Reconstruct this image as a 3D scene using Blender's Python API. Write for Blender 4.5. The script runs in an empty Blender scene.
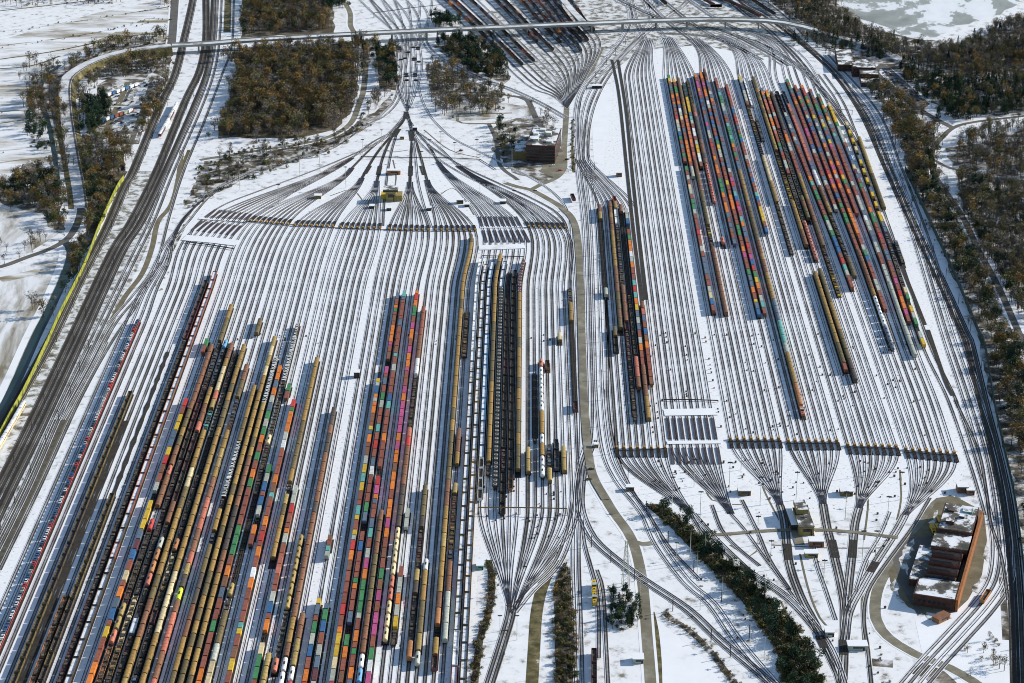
import bpy, math, random
import numpy as np
from mathutils import Vector
random.seed(7); R = random.random
sc = bpy.context.scene; COL = sc.collection
# ---------------------------------------------------------------- camera, sky, sun, exposure
CAM_H, FPX, CX, CY = 646.0, 2200.0, 512.0, 341.5
TILT = math.atan((341.5 + 591.0) / FPX)
cd = bpy.data.cameras.new('camera'); cam = bpy.data.objects.new('camera', cd); COL.objects.link(cam)
cd.sensor_width = 36; cd.lens = FPX / 1024 * 36; cd.clip_start = 5; cd.clip_end = 20000
cam.location = (0, 0, CAM_H); cam.rotation_euler = (math.pi / 2 - TILT, 0, 0); sc.camera = cam
SUN_EL, SUN_AZ = 25.0, 72.0           # azimuth from +Y (into the picture) towards +X (right)
w = bpy.data.worlds.new('World'); sc.world = w; w.use_nodes = True
nt = w.node_tree; sky = nt.nodes.new('ShaderNodeTexSky'); sky.sky_type = 'NISHITA'; sky.sun_disc = False; sky.ozone_density = 1.8; sky.air_density = 1.15; sky.dust_density = 0.3
sky.sun_elevation = math.radians(SUN_EL); sky.sun_rotation = math.radians(SUN_AZ)
nt.links.new(sky.outputs[0], nt.nodes['Background'].inputs[0]); nt.nodes['Background'].inputs[1].default_value = 0.115
sd = bpy.data.lights.new('sun', 'SUN'); sun = bpy.data.objects.new('sun', sd); COL.objects.link(sun)
sd.energy = 4.5; sd.angle = math.radians(0.5); sd.color = (1, 0.95, 0.87)
sv = Vector((math.cos(math.radians(SUN_EL)) * math.sin(math.radians(SUN_AZ)), math.cos(math.radians(SUN_EL)) * math.cos(math.radians(SUN_AZ)), math.sin(math.radians(SUN_EL))))
sun.rotation_euler = sv.to_track_quat('Z', 'Y').to_euler(); sun.location = (300, 1500, 400)
sc.view_settings.view_transform = 'Standard'; sc.view_settings.look = 'None'; sc.view_settings.exposure = 0.37; sc.view_settings.gamma = 1
sc.cycles.filter_width = 1.0
try: sc.view_settings.use_curve_mapping = False
except Exception: pass
# ---------------------------------------------------------------- where things stand (survey of the site in photo coordinates, turned into metres)
cT, sT = math.cos(TILT), math.sin(TILT)
def G(px, py, z=0.0):
    x = (px - CX) / FPX; y = -(py - CY) / FPX
    dy = cT + y * sT; dz = -sT + y * cT
    t = (CAM_H - z) / -dz
    return (x * t, dy * t, z)
def proj(X, Y, Z=0):
    dz = Z - CAM_H; d = Y * cT - dz * sT; u = Y * sT + dz * cT
    return (CX + FPX * X / d, CY - FPX * u / d)
# ---------------------------------------------------------------- materials
MATS = {}
def N(nt_, t, **kw):
    n = nt_.nodes.new(t)
    for k, v in kw.items(): setattr(n, k, v)
    return n
def base(name, rough=0.7):
    m = bpy.data.materials.new(name); m.use_nodes = True; b = m.node_tree.nodes['Principled BSDF']
    b.inputs['Roughness'].default_value = rough; b.inputs['Specular IOR Level'].default_value = 0.3
    return m, m.node_tree, b
def ramp(nt_, stops):
    r = N(nt_, 'ShaderNodeValToRGB'); e = r.color_ramp.elements
    while len(e) < len(stops): e.new(0.5)
    for i, (p, c) in enumerate(stops): e[i].position = p; e[i].color = (*c, 1)
    return r
def noisy(name, stops, scale, detail=4, rough=0.8, dist=0.0, stretch=None, objrand=0.0, metal=0):
    """colour ramp over world-space noise"""
    m, t, b = base(name, rough); b.inputs['Metallic'].default_value = metal
    g = N(t, 'ShaderNodeNewGeometry'); no = N(t, 'ShaderNodeTexNoise'); no.inputs['Scale'].default_value = scale
    no.inputs['Detail'].default_value = detail; no.inputs['Distortion'].default_value = dist; no.inputs['Roughness'].default_value = 0.65
    if stretch:
        mp = N(t, 'ShaderNodeMapping'); mp.inputs['Scale'].default_value = stretch[:3]
        if len(stretch) > 3: mp.inputs['Rotation'].default_value = (0, 0, stretch[3])
        t.links.new(g.outputs['Position'], mp.inputs[0]); t.links.new(mp.outputs[0], no.inputs[0])
    else: t.links.new(g.outputs['Position'], no.inputs[0])
    r = ramp(t, stops); t.links.new(no.outputs[0], r.inputs[0]); out = r.outputs[0]
    if objrand:
        oi = N(t, 'ShaderNodeObjectInfo'); hs = N(t, 'ShaderNodeHueSaturation'); mr = N(t, 'ShaderNodeMapRange')
        mr.inputs[3].default_value = 1 - objrand; mr.inputs[4].default_value = 1 + objrand
        t.links.new(oi.outputs['Random'], mr.inputs[0]); t.links.new(mr.outputs[0], hs.inputs['Value']); t.links.new(out, hs.inputs['Color']); out = hs.outputs[0]
    t.links.new(out, b.inputs['Base Color']); MATS[name] = m
    return m
def paint(c, name=None):
    name = name or 'paint_%d_%d_%d' % tuple(int(v * 99) for v in c)
    if name in MATS: return MATS[name]
    f = lambda k: tuple(min(1, v * k) for v in c)
    return noisy(name, [(0.3, f(0.72)), (0.5, c), (0.75, f(1.15))], 0.45, 3, 0.6, objrand=0.14)
SNOW = (0.80, 0.80, 0.80)
snow = noisy('snow', [(0.33, (0.22, 0.19, 0.14)), (0.39, (0.55, 0.54, 0.52)), (0.47, (0.77, 0.765, 0.755)), (0.8, (0.86, 0.86, 0.86))], 0.11, 10, 0.6)
snow_clean = noisy('snow_clean', [(0.3, (0.62, 0.62, 0.62)), (0.42, (0.8, 0.8, 0.8)), (0.8, (0.87, 0.87, 0.87))], 0.045, 10, 0.6)
snow_dirty = noisy('snow_dirty', [(0.33, (0.07, 0.06, 0.045)), (0.45, (0.24, 0.22, 0.18)), (0.52, (0.62, 0.62, 0.6)), (0.7, (0.8, 0.81, 0.83))], 0.11, 9, 0.7)
snow_thin = noisy('snow_thin', [(0.36, (0.20, 0.17, 0.11)), (0.46, (0.48, 0.46, 0.42)), (0.55, (0.72, 0.72, 0.72)), (0.8, (0.82, 0.83, 0.85))], 0.035, 10, 0.7, 0.6, (1, 0.28, 1, 0.5))
field_snow = noisy('field_snow', [(0.36, (0.26, 0.22, 0.16)), (0.46, (0.56, 0.54, 0.50)), (0.54, (0.75, 0.75, 0.75)), (0.8, (0.82, 0.83, 0.85))], 0.03, 9, 0.7, 0.3, (0.35, 1.3, 1, 0.12))
dirt = noisy('dirt', [(0.3, (0.10, 0.085, 0.05)), (0.55, (0.17, 0.145, 0.09)), (0.8, (0.26, 0.23, 0.16))], 0.09, 8, 0.9)
dry_grass = noisy('dry_grass', [(0.34, (0.04, 0.038, 0.018)), (0.5, (0.11, 0.092, 0.036)), (0.64, (0.20, 0.165, 0.08)), (0.72, (0.6, 0.59, 0.57))], 0.16, 8, 0.95)
forest_floor = noisy('forest_floor', [(0.32, (0.035, 0.03, 0.018)), (0.5, (0.09, 0.07, 0.04)), (0.6, (0.22, 0.19, 0.15)), (0.72, (0.7, 0.7, 0.72))], 0.05, 9, 0.95)
forest_snowy = noisy('forest_snowy', [(0.38, (0.055, 0.045, 0.032)), (0.49, (0.15, 0.13, 0.10)), (0.56, (0.5, 0.49, 0.47)), (0.7, (0.78, 0.78, 0.78))], 0.07, 9, 0.95)
ballast_main = noisy('ballast_main', [(0.3, (0.05, 0.043, 0.032)), (0.6, (0.105, 0.092, 0.07)), (0.8, (0.2, 0.185, 0.16))], 0.2, 8, 0.95)
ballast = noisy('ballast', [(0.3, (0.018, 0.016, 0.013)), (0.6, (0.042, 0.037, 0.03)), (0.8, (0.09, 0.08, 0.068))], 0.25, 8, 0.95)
rail_m = noisy('rail_steel', [(0.3, (0.028, 0.02, 0.018)), (0.7, (0.06, 0.042, 0.036))], 0.4, 3, 0.5, metal=0.4)
asphalt = noisy('asphalt', [(0.3, (0.085, 0.08, 0.07)), (0.6, (0.13, 0.12, 0.105)), (0.85, (0.22, 0.21, 0.19))], 0.07, 8, 0.9)
road_tan = noisy('road_tan', [(0.3, (0.13, 0.115, 0.08)), (0.5, (0.19, 0.17, 0.12)), (0.68, (0.30, 0.28, 0.22))], 0.07, 8, 0.9)
road_snow = noisy('road_snow', [(0.34, (0.22, 0.21, 0.19)), (0.45, (0.55, 0.55, 0.54)), (0.7, (0.76, 0.77, 0.79))], 0.07, 7, 0.8)
water_m = noisy('canal_water', [(0.3, (0.010, 0.028, 0.03)), (0.7, (0.02, 0.045, 0.05))], 0.03, 4, 0.45)
ice = noisy('lake_ice', [(0.38, (0.22, 0.23, 0.20)), (0.50, (0.33, 0.34, 0.31)), (0.512, (0.72, 0.73, 0.73)), (0.7, (0.84, 0.85, 0.86))], 0.012, 9, 0.5, 0.35, (1, 0.5, 1, .1))
concrete = noisy('concrete', [(0.3, (0.30, 0.29, 0.26)), (0.7, (0.44, 0.43, 0.39))], 0.15, 6, 0.85)
def bed_material(name, dark, mid, cover):
    """track bed: dark strips along both rails, snow between the tracks, patches along the way. UV.x = metres across, UV.y = metres along"""
    m, t, b = base(name, 0.85)
    uv = N(t, 'ShaderNodeUVMap'); sp = N(t, 'ShaderNodeSeparateXYZ'); t.links.new(uv.outputs[0], sp.inputs[0])
    def M(op, a, b_=None, c=None):
        n = N(t, 'ShaderNodeMath'); n.operation = op
        for i, v in enumerate((a, b_, c)):
            if v is None: continue
            if isinstance(v, (int, float)): n.inputs[i].default_value = v
            else: t.links.new(v, n.inputs[i])
        return n.outputs[0]
    ax = M('ABSOLUTE', sp.outputs[0])
    g = N(t, 'ShaderNodeNewGeometry'); no = N(t, 'ShaderNodeTexNoise'); no.inputs['Scale'].default_value = 0.35; no.inputs['Detail'].default_value = 7
    t.links.new(g.outputs['Position'], no.inputs[0])
    n2 = N(t, 'ShaderNodeTexNoise'); n2.inputs['Scale'].default_value = 0.035; n2.inputs['Detail'].default_value = 5
    t.links.new(g.outputs['Position'], n2.inputs[0])
    oi = N(t, 'ShaderNodeObjectInfo')
    nz = M('MULTIPLY', M('SUBTRACT', no.outputs[0], 0.5), 0.45)
    big = M('MULTIPLY', M('SUBTRACT', n2.outputs[0], 0.5), 0.9)
    rnd = M('MULTIPLY', M('SUBTRACT', oi.outputs['Random'], 0.5), 0.42)
    # distance from the nearer rail
    dr = M('ABSOLUTE', M('SUBTRACT', ax, 0.78))
    railmask = M('SUBTRACT', 1.25, M('DIVIDE', dr, 0.30))
    railmask = M('MAXIMUM', railmask, 0.0)
    inner = M('MULTIPLY', M('LESS_THAN', ax, 0.8), 0.26)
    v = M('ADD', M('MAXIMUM', railmask, inner), M('ADD', M('ADD', nz, big), M('ADD', rnd, cover)))
    r = ramp(t, [(0.05, SNOW), (0.42, mid), (0.95, dark)])
    # the outer edge is always snow or dirt of the yard
    edge = M('GREATER_THAN', ax, 1.35)
    v = M('SUBTRACT', v, M('MULTIPLY', edge, 0.3))
    t.links.new(v, r.inputs[0]); t.links.new(r.outputs[0], b.inputs['Base Color'])
    MATS[name] = m; return m
bed = bed_material('track_bed', (0.022, 0.018, 0.018), (0.27, 0.265, 0.26), 0.06)
bed_dark = bed_material('track_bed_dark', (0.035, 0.03, 0.024), (0.17, 0.155, 0.13), 0.60)
bed_mid = bed_material('track_bed_mid', (0.035, 0.03, 0.026), (0.24, 0.23, 0.21), 0.22)
# ---------------------------------------------------------------- object helpers
def add(name, me, mat=None, parent=None):
    o = bpy.data.objects.new(name, me); COL.objects.link(o)
    if parent: o.parent = parent
    return o
def tag(o, label=None, cat=None, group=None, kind=None):
    if label: o['label'] = label
    if cat: o['category'] = cat
    if group: o['group'] = group
    if kind: o['kind'] = kind
    return o
def mesh(name, v, f, mats, mi=None, uv=None, smooth=False):
    me = bpy.data.meshes.new(name); me.from_pydata(v, [], f)
    for m in mats: me.materials.append(m)
    if mi: me.polygons.foreach_set('material_index', mi)
    if uv:
        l = me.uv_layers.new(name='UVMap'); l.data.foreach_set('uv', [c for p in uv for c in p])
    if smooth: me.polygons.foreach_set('use_smooth', [True] * len(f))
    me.update(); return me
class MB:
    def __init__(s): s.v = []; s.f = []; s.mi = []; s.mats = []
    def m(s, mat):
        if mat not in s.mats: s.mats.append(mat)
        return s.mats.index(mat)
    def box(s, x0, x1, y0, y1, z0, z1, mat, top=None):
        i = len(s.v); k = s.m(mat)
        s.v += [(x0, y0, z0), (x1, y0, z0), (x1, y1, z0), (x0, y1, z0), (x0, y0, z1), (x1, y0, z1), (x1, y1, z1), (x0, y1, z1)]
        s.f += [(i + 3, i + 2, i + 1, i), (i + 4, i + 5, i + 6, i + 7), (i, i + 1, i + 5, i + 4), (i + 1, i + 2, i + 6, i + 5), (i + 2, i + 3, i + 7, i + 6), (i + 3, i, i + 4, i + 7)]
        s.mi += [k, s.m(top) if top else k, k, k, k, k]
    def prism(s, prof, x0, x1, mat, closed=True):
        """profile [(y,z)] swept along x"""
        i = len(s.v); n = len(prof); k = s.m(mat)
        s.v += [(x0, y, z) for y, z in prof] + [(x1, y, z) for y, z in prof]
        for a in range(n if closed else n - 1):
            b = (a + 1) % n; s.f.append((i + a, i + b, i + n + b, i + n + a)); s.mi.append(k)
        if closed: s.f += [tuple(range(i + n - 1, i - 1, -1)), tuple(range(i + n, i + 2 * n))]; s.mi += [k, k]
    def cyl(s, c, r, h, mat, n=10, r2=None):
        i = len(s.v); k = s.m(mat); r2 = r if r2 is None else r2
        for a in range(n): s.v.append((c[0] + r * math.cos(2 * math.pi * a / n), c[1] + r * math.sin(2 * math.pi * a / n), c[2]))
        for a in range(n): s.v.append((c[0] + r2 * math.cos(2 * math.pi * a / n), c[1] + r2 * math.sin(2 * math.pi * a / n), c[2] + h))
        for a in range(n):
            b = (a + 1) % n; s.f.append((i + a, i + b, i + n + b, i + n + a)); s.mi.append(k)
        s.f += [tuple(range(i + n - 1, i - 1, -1)), tuple(range(i + n, i + 2 * n))]; s.mi += [k, k]
    def bar(s, p, q, r, mat, n=4):
        p = Vector(p); q = Vector(q); d = (q - p).normalized(); a = d.orthogonal().normalized(); b = d.cross(a); i = len(s.v); k = s.m(mat)
        for c in (p, q):
            for j in range(n):
                t = 2 * math.pi * (j + .5) / n; s.v.append(tuple(c + a * r * math.cos(t) + b * r * math.sin(t)))
        for j in range(n):
            l = (j + 1) % n; s.f.append((i + j, i + l, i + n + l, i + n + j)); s.mi.append(k)
        s.f += [tuple(range(i + n - 1, i - 1, -1)), tuple(range(i + n, i + 2 * n))]; s.mi += [k, k]
    def mesh(s, name): return mesh(name, s.v, s.f, s.mats, s.mi)
    def obj(s, name, parent=None): return add(name, s.mesh(name), None, parent)
def empty(name, loc, rz=0, **kw):
    o = bpy.data.objects.new(name, None); COL.objects.link(o); o.location = loc; o.rotation_euler = (0, 0, rz); o.empty_display_size = 1
    tag(o, **kw); return o
def smooth_line(P, step=8.0):
    """Catmull-Rom through 2-D points, resampled"""
    P = [Vector((p[0], p[1])) for p in P]
    if len(P) == 2: pts = P
    else:
        Q = [P[0] * 2 - P[1]] + P + [P[-1] * 2 - P[-2]]; pts = []
        for i in range(1, len(Q) - 2):
            a, b, c, d = Q[i - 1:i + 3]; n = max(2, int((c - b).length / step))
            for k in range(n):
                t = k / n
                pts.append(0.5 * ((2 * b) + (c - a) * t + (2 * a - 5 * b + 4 * c - d) * t * t + (3 * b - a - 3 * c + d) * t ** 3))
        pts.append(P[-1])
    return pts
def pxl(L, z=0): return [G(x, y, z)[:2] for x, y in L]
def offset_line(pts, o):
    out = []
    for i, p in enumerate(pts):
        a = pts[max(0, i - 1)]; b = pts[min(len(pts) - 1, i + 1)]; d = (b - a)
        d = d.normalized() if d.length > 1e-6 else Vector((0, 1)); out.append(p + Vector((d.y, -d.x)) * o)
    return out
def ribbon(name, pts, width, z, mat, kind='structure', thick=0, **kw):
    """width may be a number or a function of 0..1"""
    n = len(pts); W = width if callable(width) else (lambda t: width); L = []; Rr = []
    NSH[0] += 1; z += 0.0009 * (NSH[0] % 11)
    for i, p in enumerate(pts):
        a = pts[max(0, i - 1)]; b = pts[min(n - 1, i + 1)]; d = (b - a).normalized(); q = Vector((d.y, -d.x)) * W(i / (n - 1)) / 2
        L.append((p.x - q.x, p.y - q.y, z)); Rr.append((p.x + q.x, p.y + q.y, z))
    v = L + Rr; f = [(i, n + i, n + i + 1, i + 1) for i in range(n - 1)]
    if thick:
        lo = [(x, y, zz - thick) for x, y, zz in v]; m_ = 2 * n; v = v + lo
        f += [(i + 1, i + 1 + m_, i + m_, i) for i in range(n - 1)][::1]
        f += [(n + i, n + i + m_, n + i + 1 + m_, n + i + 1) for i in range(n - 1)]
    o = add(name, mesh(name, v, f, [mat])); tag(o, kind=kind, **kw); return o
NSH = [0]
def sheet(name, L, z, mat, kind='structure', world=False, **kw):
    NSH[0] += 1; z += 0.0011 * (NSH[0] % 13)
    P = L if world else pxl(L); v = [(x, y, z) for x, y in P]
    f = tuple(range(len(v))); a = sum(v[i][0] * v[(i + 1) % len(v)][1] - v[(i + 1) % len(v)][0] * v[i][1] for i in range(len(v)))
    if a < 0: f = f[::-1]
    o = add(name, mesh(name, v, [f], [mat])); tag(o, kind=kind, **kw); return o
def blob(L, amp=5, n=6, seed=1):
    """roughen a pixel polygon outline in metres"""
    rg = random.Random(seed); P = [Vector(p) for p in pxl(L)]; out = []
    for i, a in enumerate(P):
        b = P[(i + 1) % len(P)]; k = max(1, int((b - a).length / n))
        for j in range(k):
            p = a.lerp(b, j / k); out.append((p.x + rg.uniform(-amp, amp), p.y + rg.uniform(-amp, amp) * 2))
    return out
# ---------------------------------------------------------------- ground
add('ground', mesh('ground', [(-4500, 200, 0), (4500, 200, 0), (4500, 9000, 0), (-4500, 9000, 0)], [(0, 1, 2, 3)], [snow]))['kind'] = 'structure'
# ---------------------------------------------------------------- railway tracks
NTR = [0]
def make_track(pts, mat=None, rails=True, hw=1.5):
    mat = mat or bed; i = NTR[0]; NTR[0] += 1; z = 0.12 + 0.004 * (i % 37)
    n = len(pts); v = []; f = []; mi = []; uvs = []; dist = [0.0]
    for a, b in zip(pts, pts[1:]): dist.append(dist[-1] + (b - a).length)
    nn = []
    for k in range(n):
        d = pts[min(n - 1, k + 1)] - pts[max(0, k - 1)]; d = d.normalized() if d.length > 1e-6 else Vector((0, 1)); nn.append(Vector((d.y, -d.x)))
    def strip(a, b, za, zb, u, m):
        s0 = len(v)
        for k in range(n):
            p = pts[k] + nn[k] * a; q = pts[k] + nn[k] * b; v.append((p.x, p.y, za)); v.append((q.x, q.y, zb))
        for k in range(n - 1):
            j = s0 + 2 * k; f.append((j, j + 1, j + 3, j + 2)); mi.append(m)
            uvs.extend([(a if u else 0, dist[k]), (b if u else 0, dist[k]), (b if u else 0, dist[k + 1]), (a if u else 0, dist[k + 1])])
    strip(-hw, hw, z, z, True, 0)
    if rails:
        for s in (-0.75, 0.75):
            t = z + 0.17; strip(s - 0.09, s + 0.09, t, t, False, 1); strip(s - 0.09, s - 0.09, z, t, False, 1); strip(s + 0.09, s + 0.09, t, z, False, 1)
    o = add('railway_track', mesh('railway_track', v, f, [mat, rail_m], mi, uvs)); o['kind'] = 'structure'; return o
def hermite(p0, t0, p1, t1, n):
    o = []
    for k in range(n + 1):
        t = k / n; t2 = t * t; t3 = t2 * t
        o.append(p0 * (2 * t3 - 3 * t2 + 1) + t0 * (t3 - 2 * t2 + t) + p1 * (-2 * t3 + 3 * t2) + t1 * (t3 - t2))
    return o
VL, VR, VY = 528.0, 541.0, -591.0
def vpx(x, y, y2, vx): return vx + (x - vx) * (y2 - VY) / (y - VY)
def V2(px, py): return Vector(G(px, py)[:2])
YARD = {'L': [], 'R': []}
def reg(yard, pts, straight):
    Y = np.array([p.y for p in straight]); X = np.array([p.x for p in straight]); o = np.argsort(Y)
    YARD[yard].append(dict(Y=Y[o], X=X[o], occ=[]))
# ---- left yard: eight groups of eight; u = photo x at row 460, r = photo x / row of the rail brakes at the far end
LG = []
for u0, du, r0, dr, ry0, ry1, th in [
    (97.5, 7.4, 194.0, 5.75, 229, 234, ((352, 158), (1.0, 0.75))),
    (160.0, 7.3, 251.6, 5.25, 221, 224.5, ((352, 168), (0.9, 1.6))),
    (220.5, 7.4, 295.5, 5.4, 225.5, 226.5, ((362, 178), (0.6, 1.8))),
    (281.0, 7.35, 341.0, 5.55, 227.5, 228.5, ((377, 181), (0.15, 2.0))),
    (344.5, 7.4, 389.2, 5.6, 229.5, 230.5, ((410, 182), (0.0, 2.0))),
    (406.5, 7.25, 436.0, 5.6, 230.5, 230.5, ((427, 180), (-0.35, 2.0))),
    (467.0, 7.28, 482.8, 5.6, 229, 229, ((438, 162), (-0.9, 1.6))),
    (528.0, 7.1, 528.5, 5.2, 227, 228, ((458, 166), (-1.3, 1.0)))]:
    LG.append((u0, du, r0, dr, ry0, ry1, th))
RETL = []
for gi, (u0, du, r0, dr, ry0, ry1, ((tx, ty), (dx, dy))) in enumerate(LG):
    for i in range(8):
        u = u0 + du * i; rx = r0 + dr * i; ry = ry0 + (ry1 - ry0) * i / 7
        ylast = 505 if gi == 7 or (gi == 6 and i >= 2) else 760
        rows = [y for y in range(ylast, 290, -20)] + [290]
        st = [V2(vpx(u, 460, y, VL), y) for y in rows]
        xs = vpx(u, 460, 262, VL)
        A = st[-1]; dirA = (st[-1] - st[-2]).normalized(); B = V2(rx, ry)
        dl = (B - A).length
        T = V2(tx, ty); dT = (V2(tx + dx * 6, ty - dy * 6) - T).normalized()
        lat = Vector((dT.y, -dT.x)) * (i - 3.5) * 0.45
        T = T + lat
        dB = (dirA * 0.55 + (T - B).normalized() * 0.45).normalized()
        h1 = hermite(A, dirA * dl, B, dB * dl, 8); l2 = (T - B).length
        h2 = hermite(B, dB * l2 * 1.1, T, dT * l2 * 1.0, 18)
        pts = st + h1[1:]; straight = list(pts); pts = pts + h2[1:]
        if ylast == 505:     # near-end ladder of the short tracks
            tx2 = 512 + (i - 4) * 0.3 if (gi == 7 and i < 2) or gi == 6 else 520
            P0 = st[0]; d0 = (st[0] - st[1]).normalized()
            if gi == 6: T2, e = V2(509.5 + i * .15, 614), (V2(510, 622) - V2(508.5, 606)).normalized()
            elif i < 3: T2, e = V2(511.5 + i * .2, 613), (V2(511, 626) - V2(513.5, 606)).normalized()
            else: T2, e = V2(513 + i * .5, 613 - i * .6), (V2(507, 640) - V2(520, 606)).normalized()
            l = (T2 - P0).length; h0 = hermite(P0, d0 * l * 0.9, T2, e * l * 0.9, 14)
            pts = h0[::-1][:-1] + pts
        bedm = bed
        if u > 97 + 7.4 * 1.5 and u < 97 + 7.4 * 2.5: bedm = bed_mid
        if gi in (4, 5) and i in (2, 3, 6): bedm = bed_mid
        if gi == 7 and i in (0, 3, 6): bedm = bed_mid
        make_track(pts, bedm); reg('L', pts, straight)
        RETL.append((gi, i, B, dB, rx, ry))
# bare dark (melted) strips along two of the left tracks
for (a, ya, b, yb, wd) in [(126, 421, 0, 760, 3.4), (168, 352, 0, 505, 3.2)]:
    x0 = a; L = [(vpx(a, ya, y, VL), y) for y in np.linspace(ya, yb, 12)]
    ribbon('bare_ballast', smooth_line(pxl(L)), lambda t, wd=wd: wd * (0.9 + 0.35 * math.sin(t * 61)), 0.30, ballast)
# extra tracks left of group 1
for u in (65.5, 73, 80.5, 88):
    pts = smooth_line(pxl([(vpx(u, 460, y, VL), y) for y in (760, 683, 600, 520, 460, 400, 350, 318)] + [(vpx(u, 460, 290, VL) + (73 - u) * .15, 290), (164 + (u - 73) * .35, 262), (172 + (u - 73) * .12, 240), (186 + (u - 73) * .05, 216), (215, 191), (256, 170)]))
    make_track(pts); reg('L', pts, pts[: len(pts) * 6 // 10])
# ---- right yard
RG = [(617, 6.87, 450, 450), (671, 6.6, 447, 447), (730.5, 6.95, 441, 441), (788.5, 6.95, 443, 443), (848.2, 6.9, 447, 448.5), (906.3, 6.9, 451, 455)]
RTH = [((692, 514), (1.6, 1.8)), ((731, 514), (1.0, 2.2)), ((780, 505), (0.6, 2)), ((823, 504), (0.3, 2)), ((859, 508), (-0.5, 2)), ((905, 515), (-1.6, 2))]
RTOP = [((583, 160), (-0.5, 2)), ((648, 40), (0.2, 1)), ((667, 38), (-.3, 1)), ((693, 39), (-0.8, 1)), ((716, 36), (-1.6, 1)), ((745, 31), (-2.2, 1))]
EX = {82: [772, 778, 786.5, 792, 799, 806, 812, 819], 130: [790, 797, 805, 811, 817.5, 824, 831, 838], 172: [806, 812.5, 820, 826.5, 833, 839.5, 846.5, 854.5], 257: [839.5, 846, 852.5, 859, 865, 872, 878.5, 886], 343: [870, 876.5, 883, 889, 895.5, 902, 908.5, 914.5]}
RETR = []
for gi, (x0, dx_, ya, yb) in enumerate(RG):
    for i in range(8):
        rx = x0 + dx_ * i; ry = ya + (yb - ya) * i / 7
        if gi == 5: ctrl = [(rx, ry), (vpx(EX[343][i], 343, 400, VR) - .8, 400)] + [(EX[y][i], y) for y in (343, 257, 172, 130, 82)]
        else:
            ye = 212 if gi == 0 else 80
            ctrl = [(rx, ry)] + [(vpx(rx, ry, y, VR), y) for y in (400, 343, 257, 230 if gi == 0 else 172)] + [(vpx(rx, ry, ye, VR), ye)]
        st = smooth_line(pxl(ctrl), 12)
        (tx, ty), (ex, ey) = RTOP[gi]; T = V2(tx, ty); dT = (V2(tx + ex * 6, ty - ey * 3) - T).normalized(); T = T + Vector((dT.y, -dT.x)) * (i - 3.5) * 1.9
        A = st[-1]; dA = (st[-1] - st[-2]).normalized(); l = (T - A).length
        top = hermite(A, dA * l * (1.15 if gi > 3 else .9), T, dT * l * .9, 16)
        (bx, by), (ex, ey) = RTH[gi]; Bt = V2(bx, by); dB = (V2(bx + ex * 5, by + ey * 5) - Bt).normalized(); Bt = Bt + Vector((dB.y, -dB.x)) * -(i - 3.5) * .4
        l = (Bt - st[0]).length; d0 = (st[0] - st[1]).normalized()
        bot = hermite(st[0], d0 * l * 1.05, Bt, dB * l * .8, 16)
        make_track(bot[::-1][:-1] + st + top[1:], bed_mid if (gi == 0 and i in (0, 4)) else bed); reg('R', None, st); YARD['R'][-1]['id'] = '%s%d' % ('AMBCDE'[gi], i + 1)
        RETR.append((gi, i, st[0], d0, rx, ry))
for k, ctrl in enumerate([[(985, 515), (972, 470), (948, 400), (921.5, 343), (893, 257), (863, 172), (846, 125), (836, 100), (818, 74)], [(993, 520), (979, 470), (956, 400), (929, 343), (900, 257), (870, 172), (855, 130), (842, 100), (824, 74)]]):
    st = smooth_line(pxl(ctrl), 12); make_track(st, bed); reg('R', None, st); YARD['R'][-1]['id'] = 'X%d' % (k + 1)
for L in [[(612, 60), (619, 95), (627, 170), (634, 235), (643, 310), (648, 372)], [(618, 60), (626, 110), (632, 170), (639, 235), (646, 300)], [(928, 330), (945, 380), (953, 396)], [(880, 215), (903, 270), (925, 325)]]:
    ribbon('bare_ballast', smooth_line(pxl(L)), 3.0, 0.31, ballast)
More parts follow.
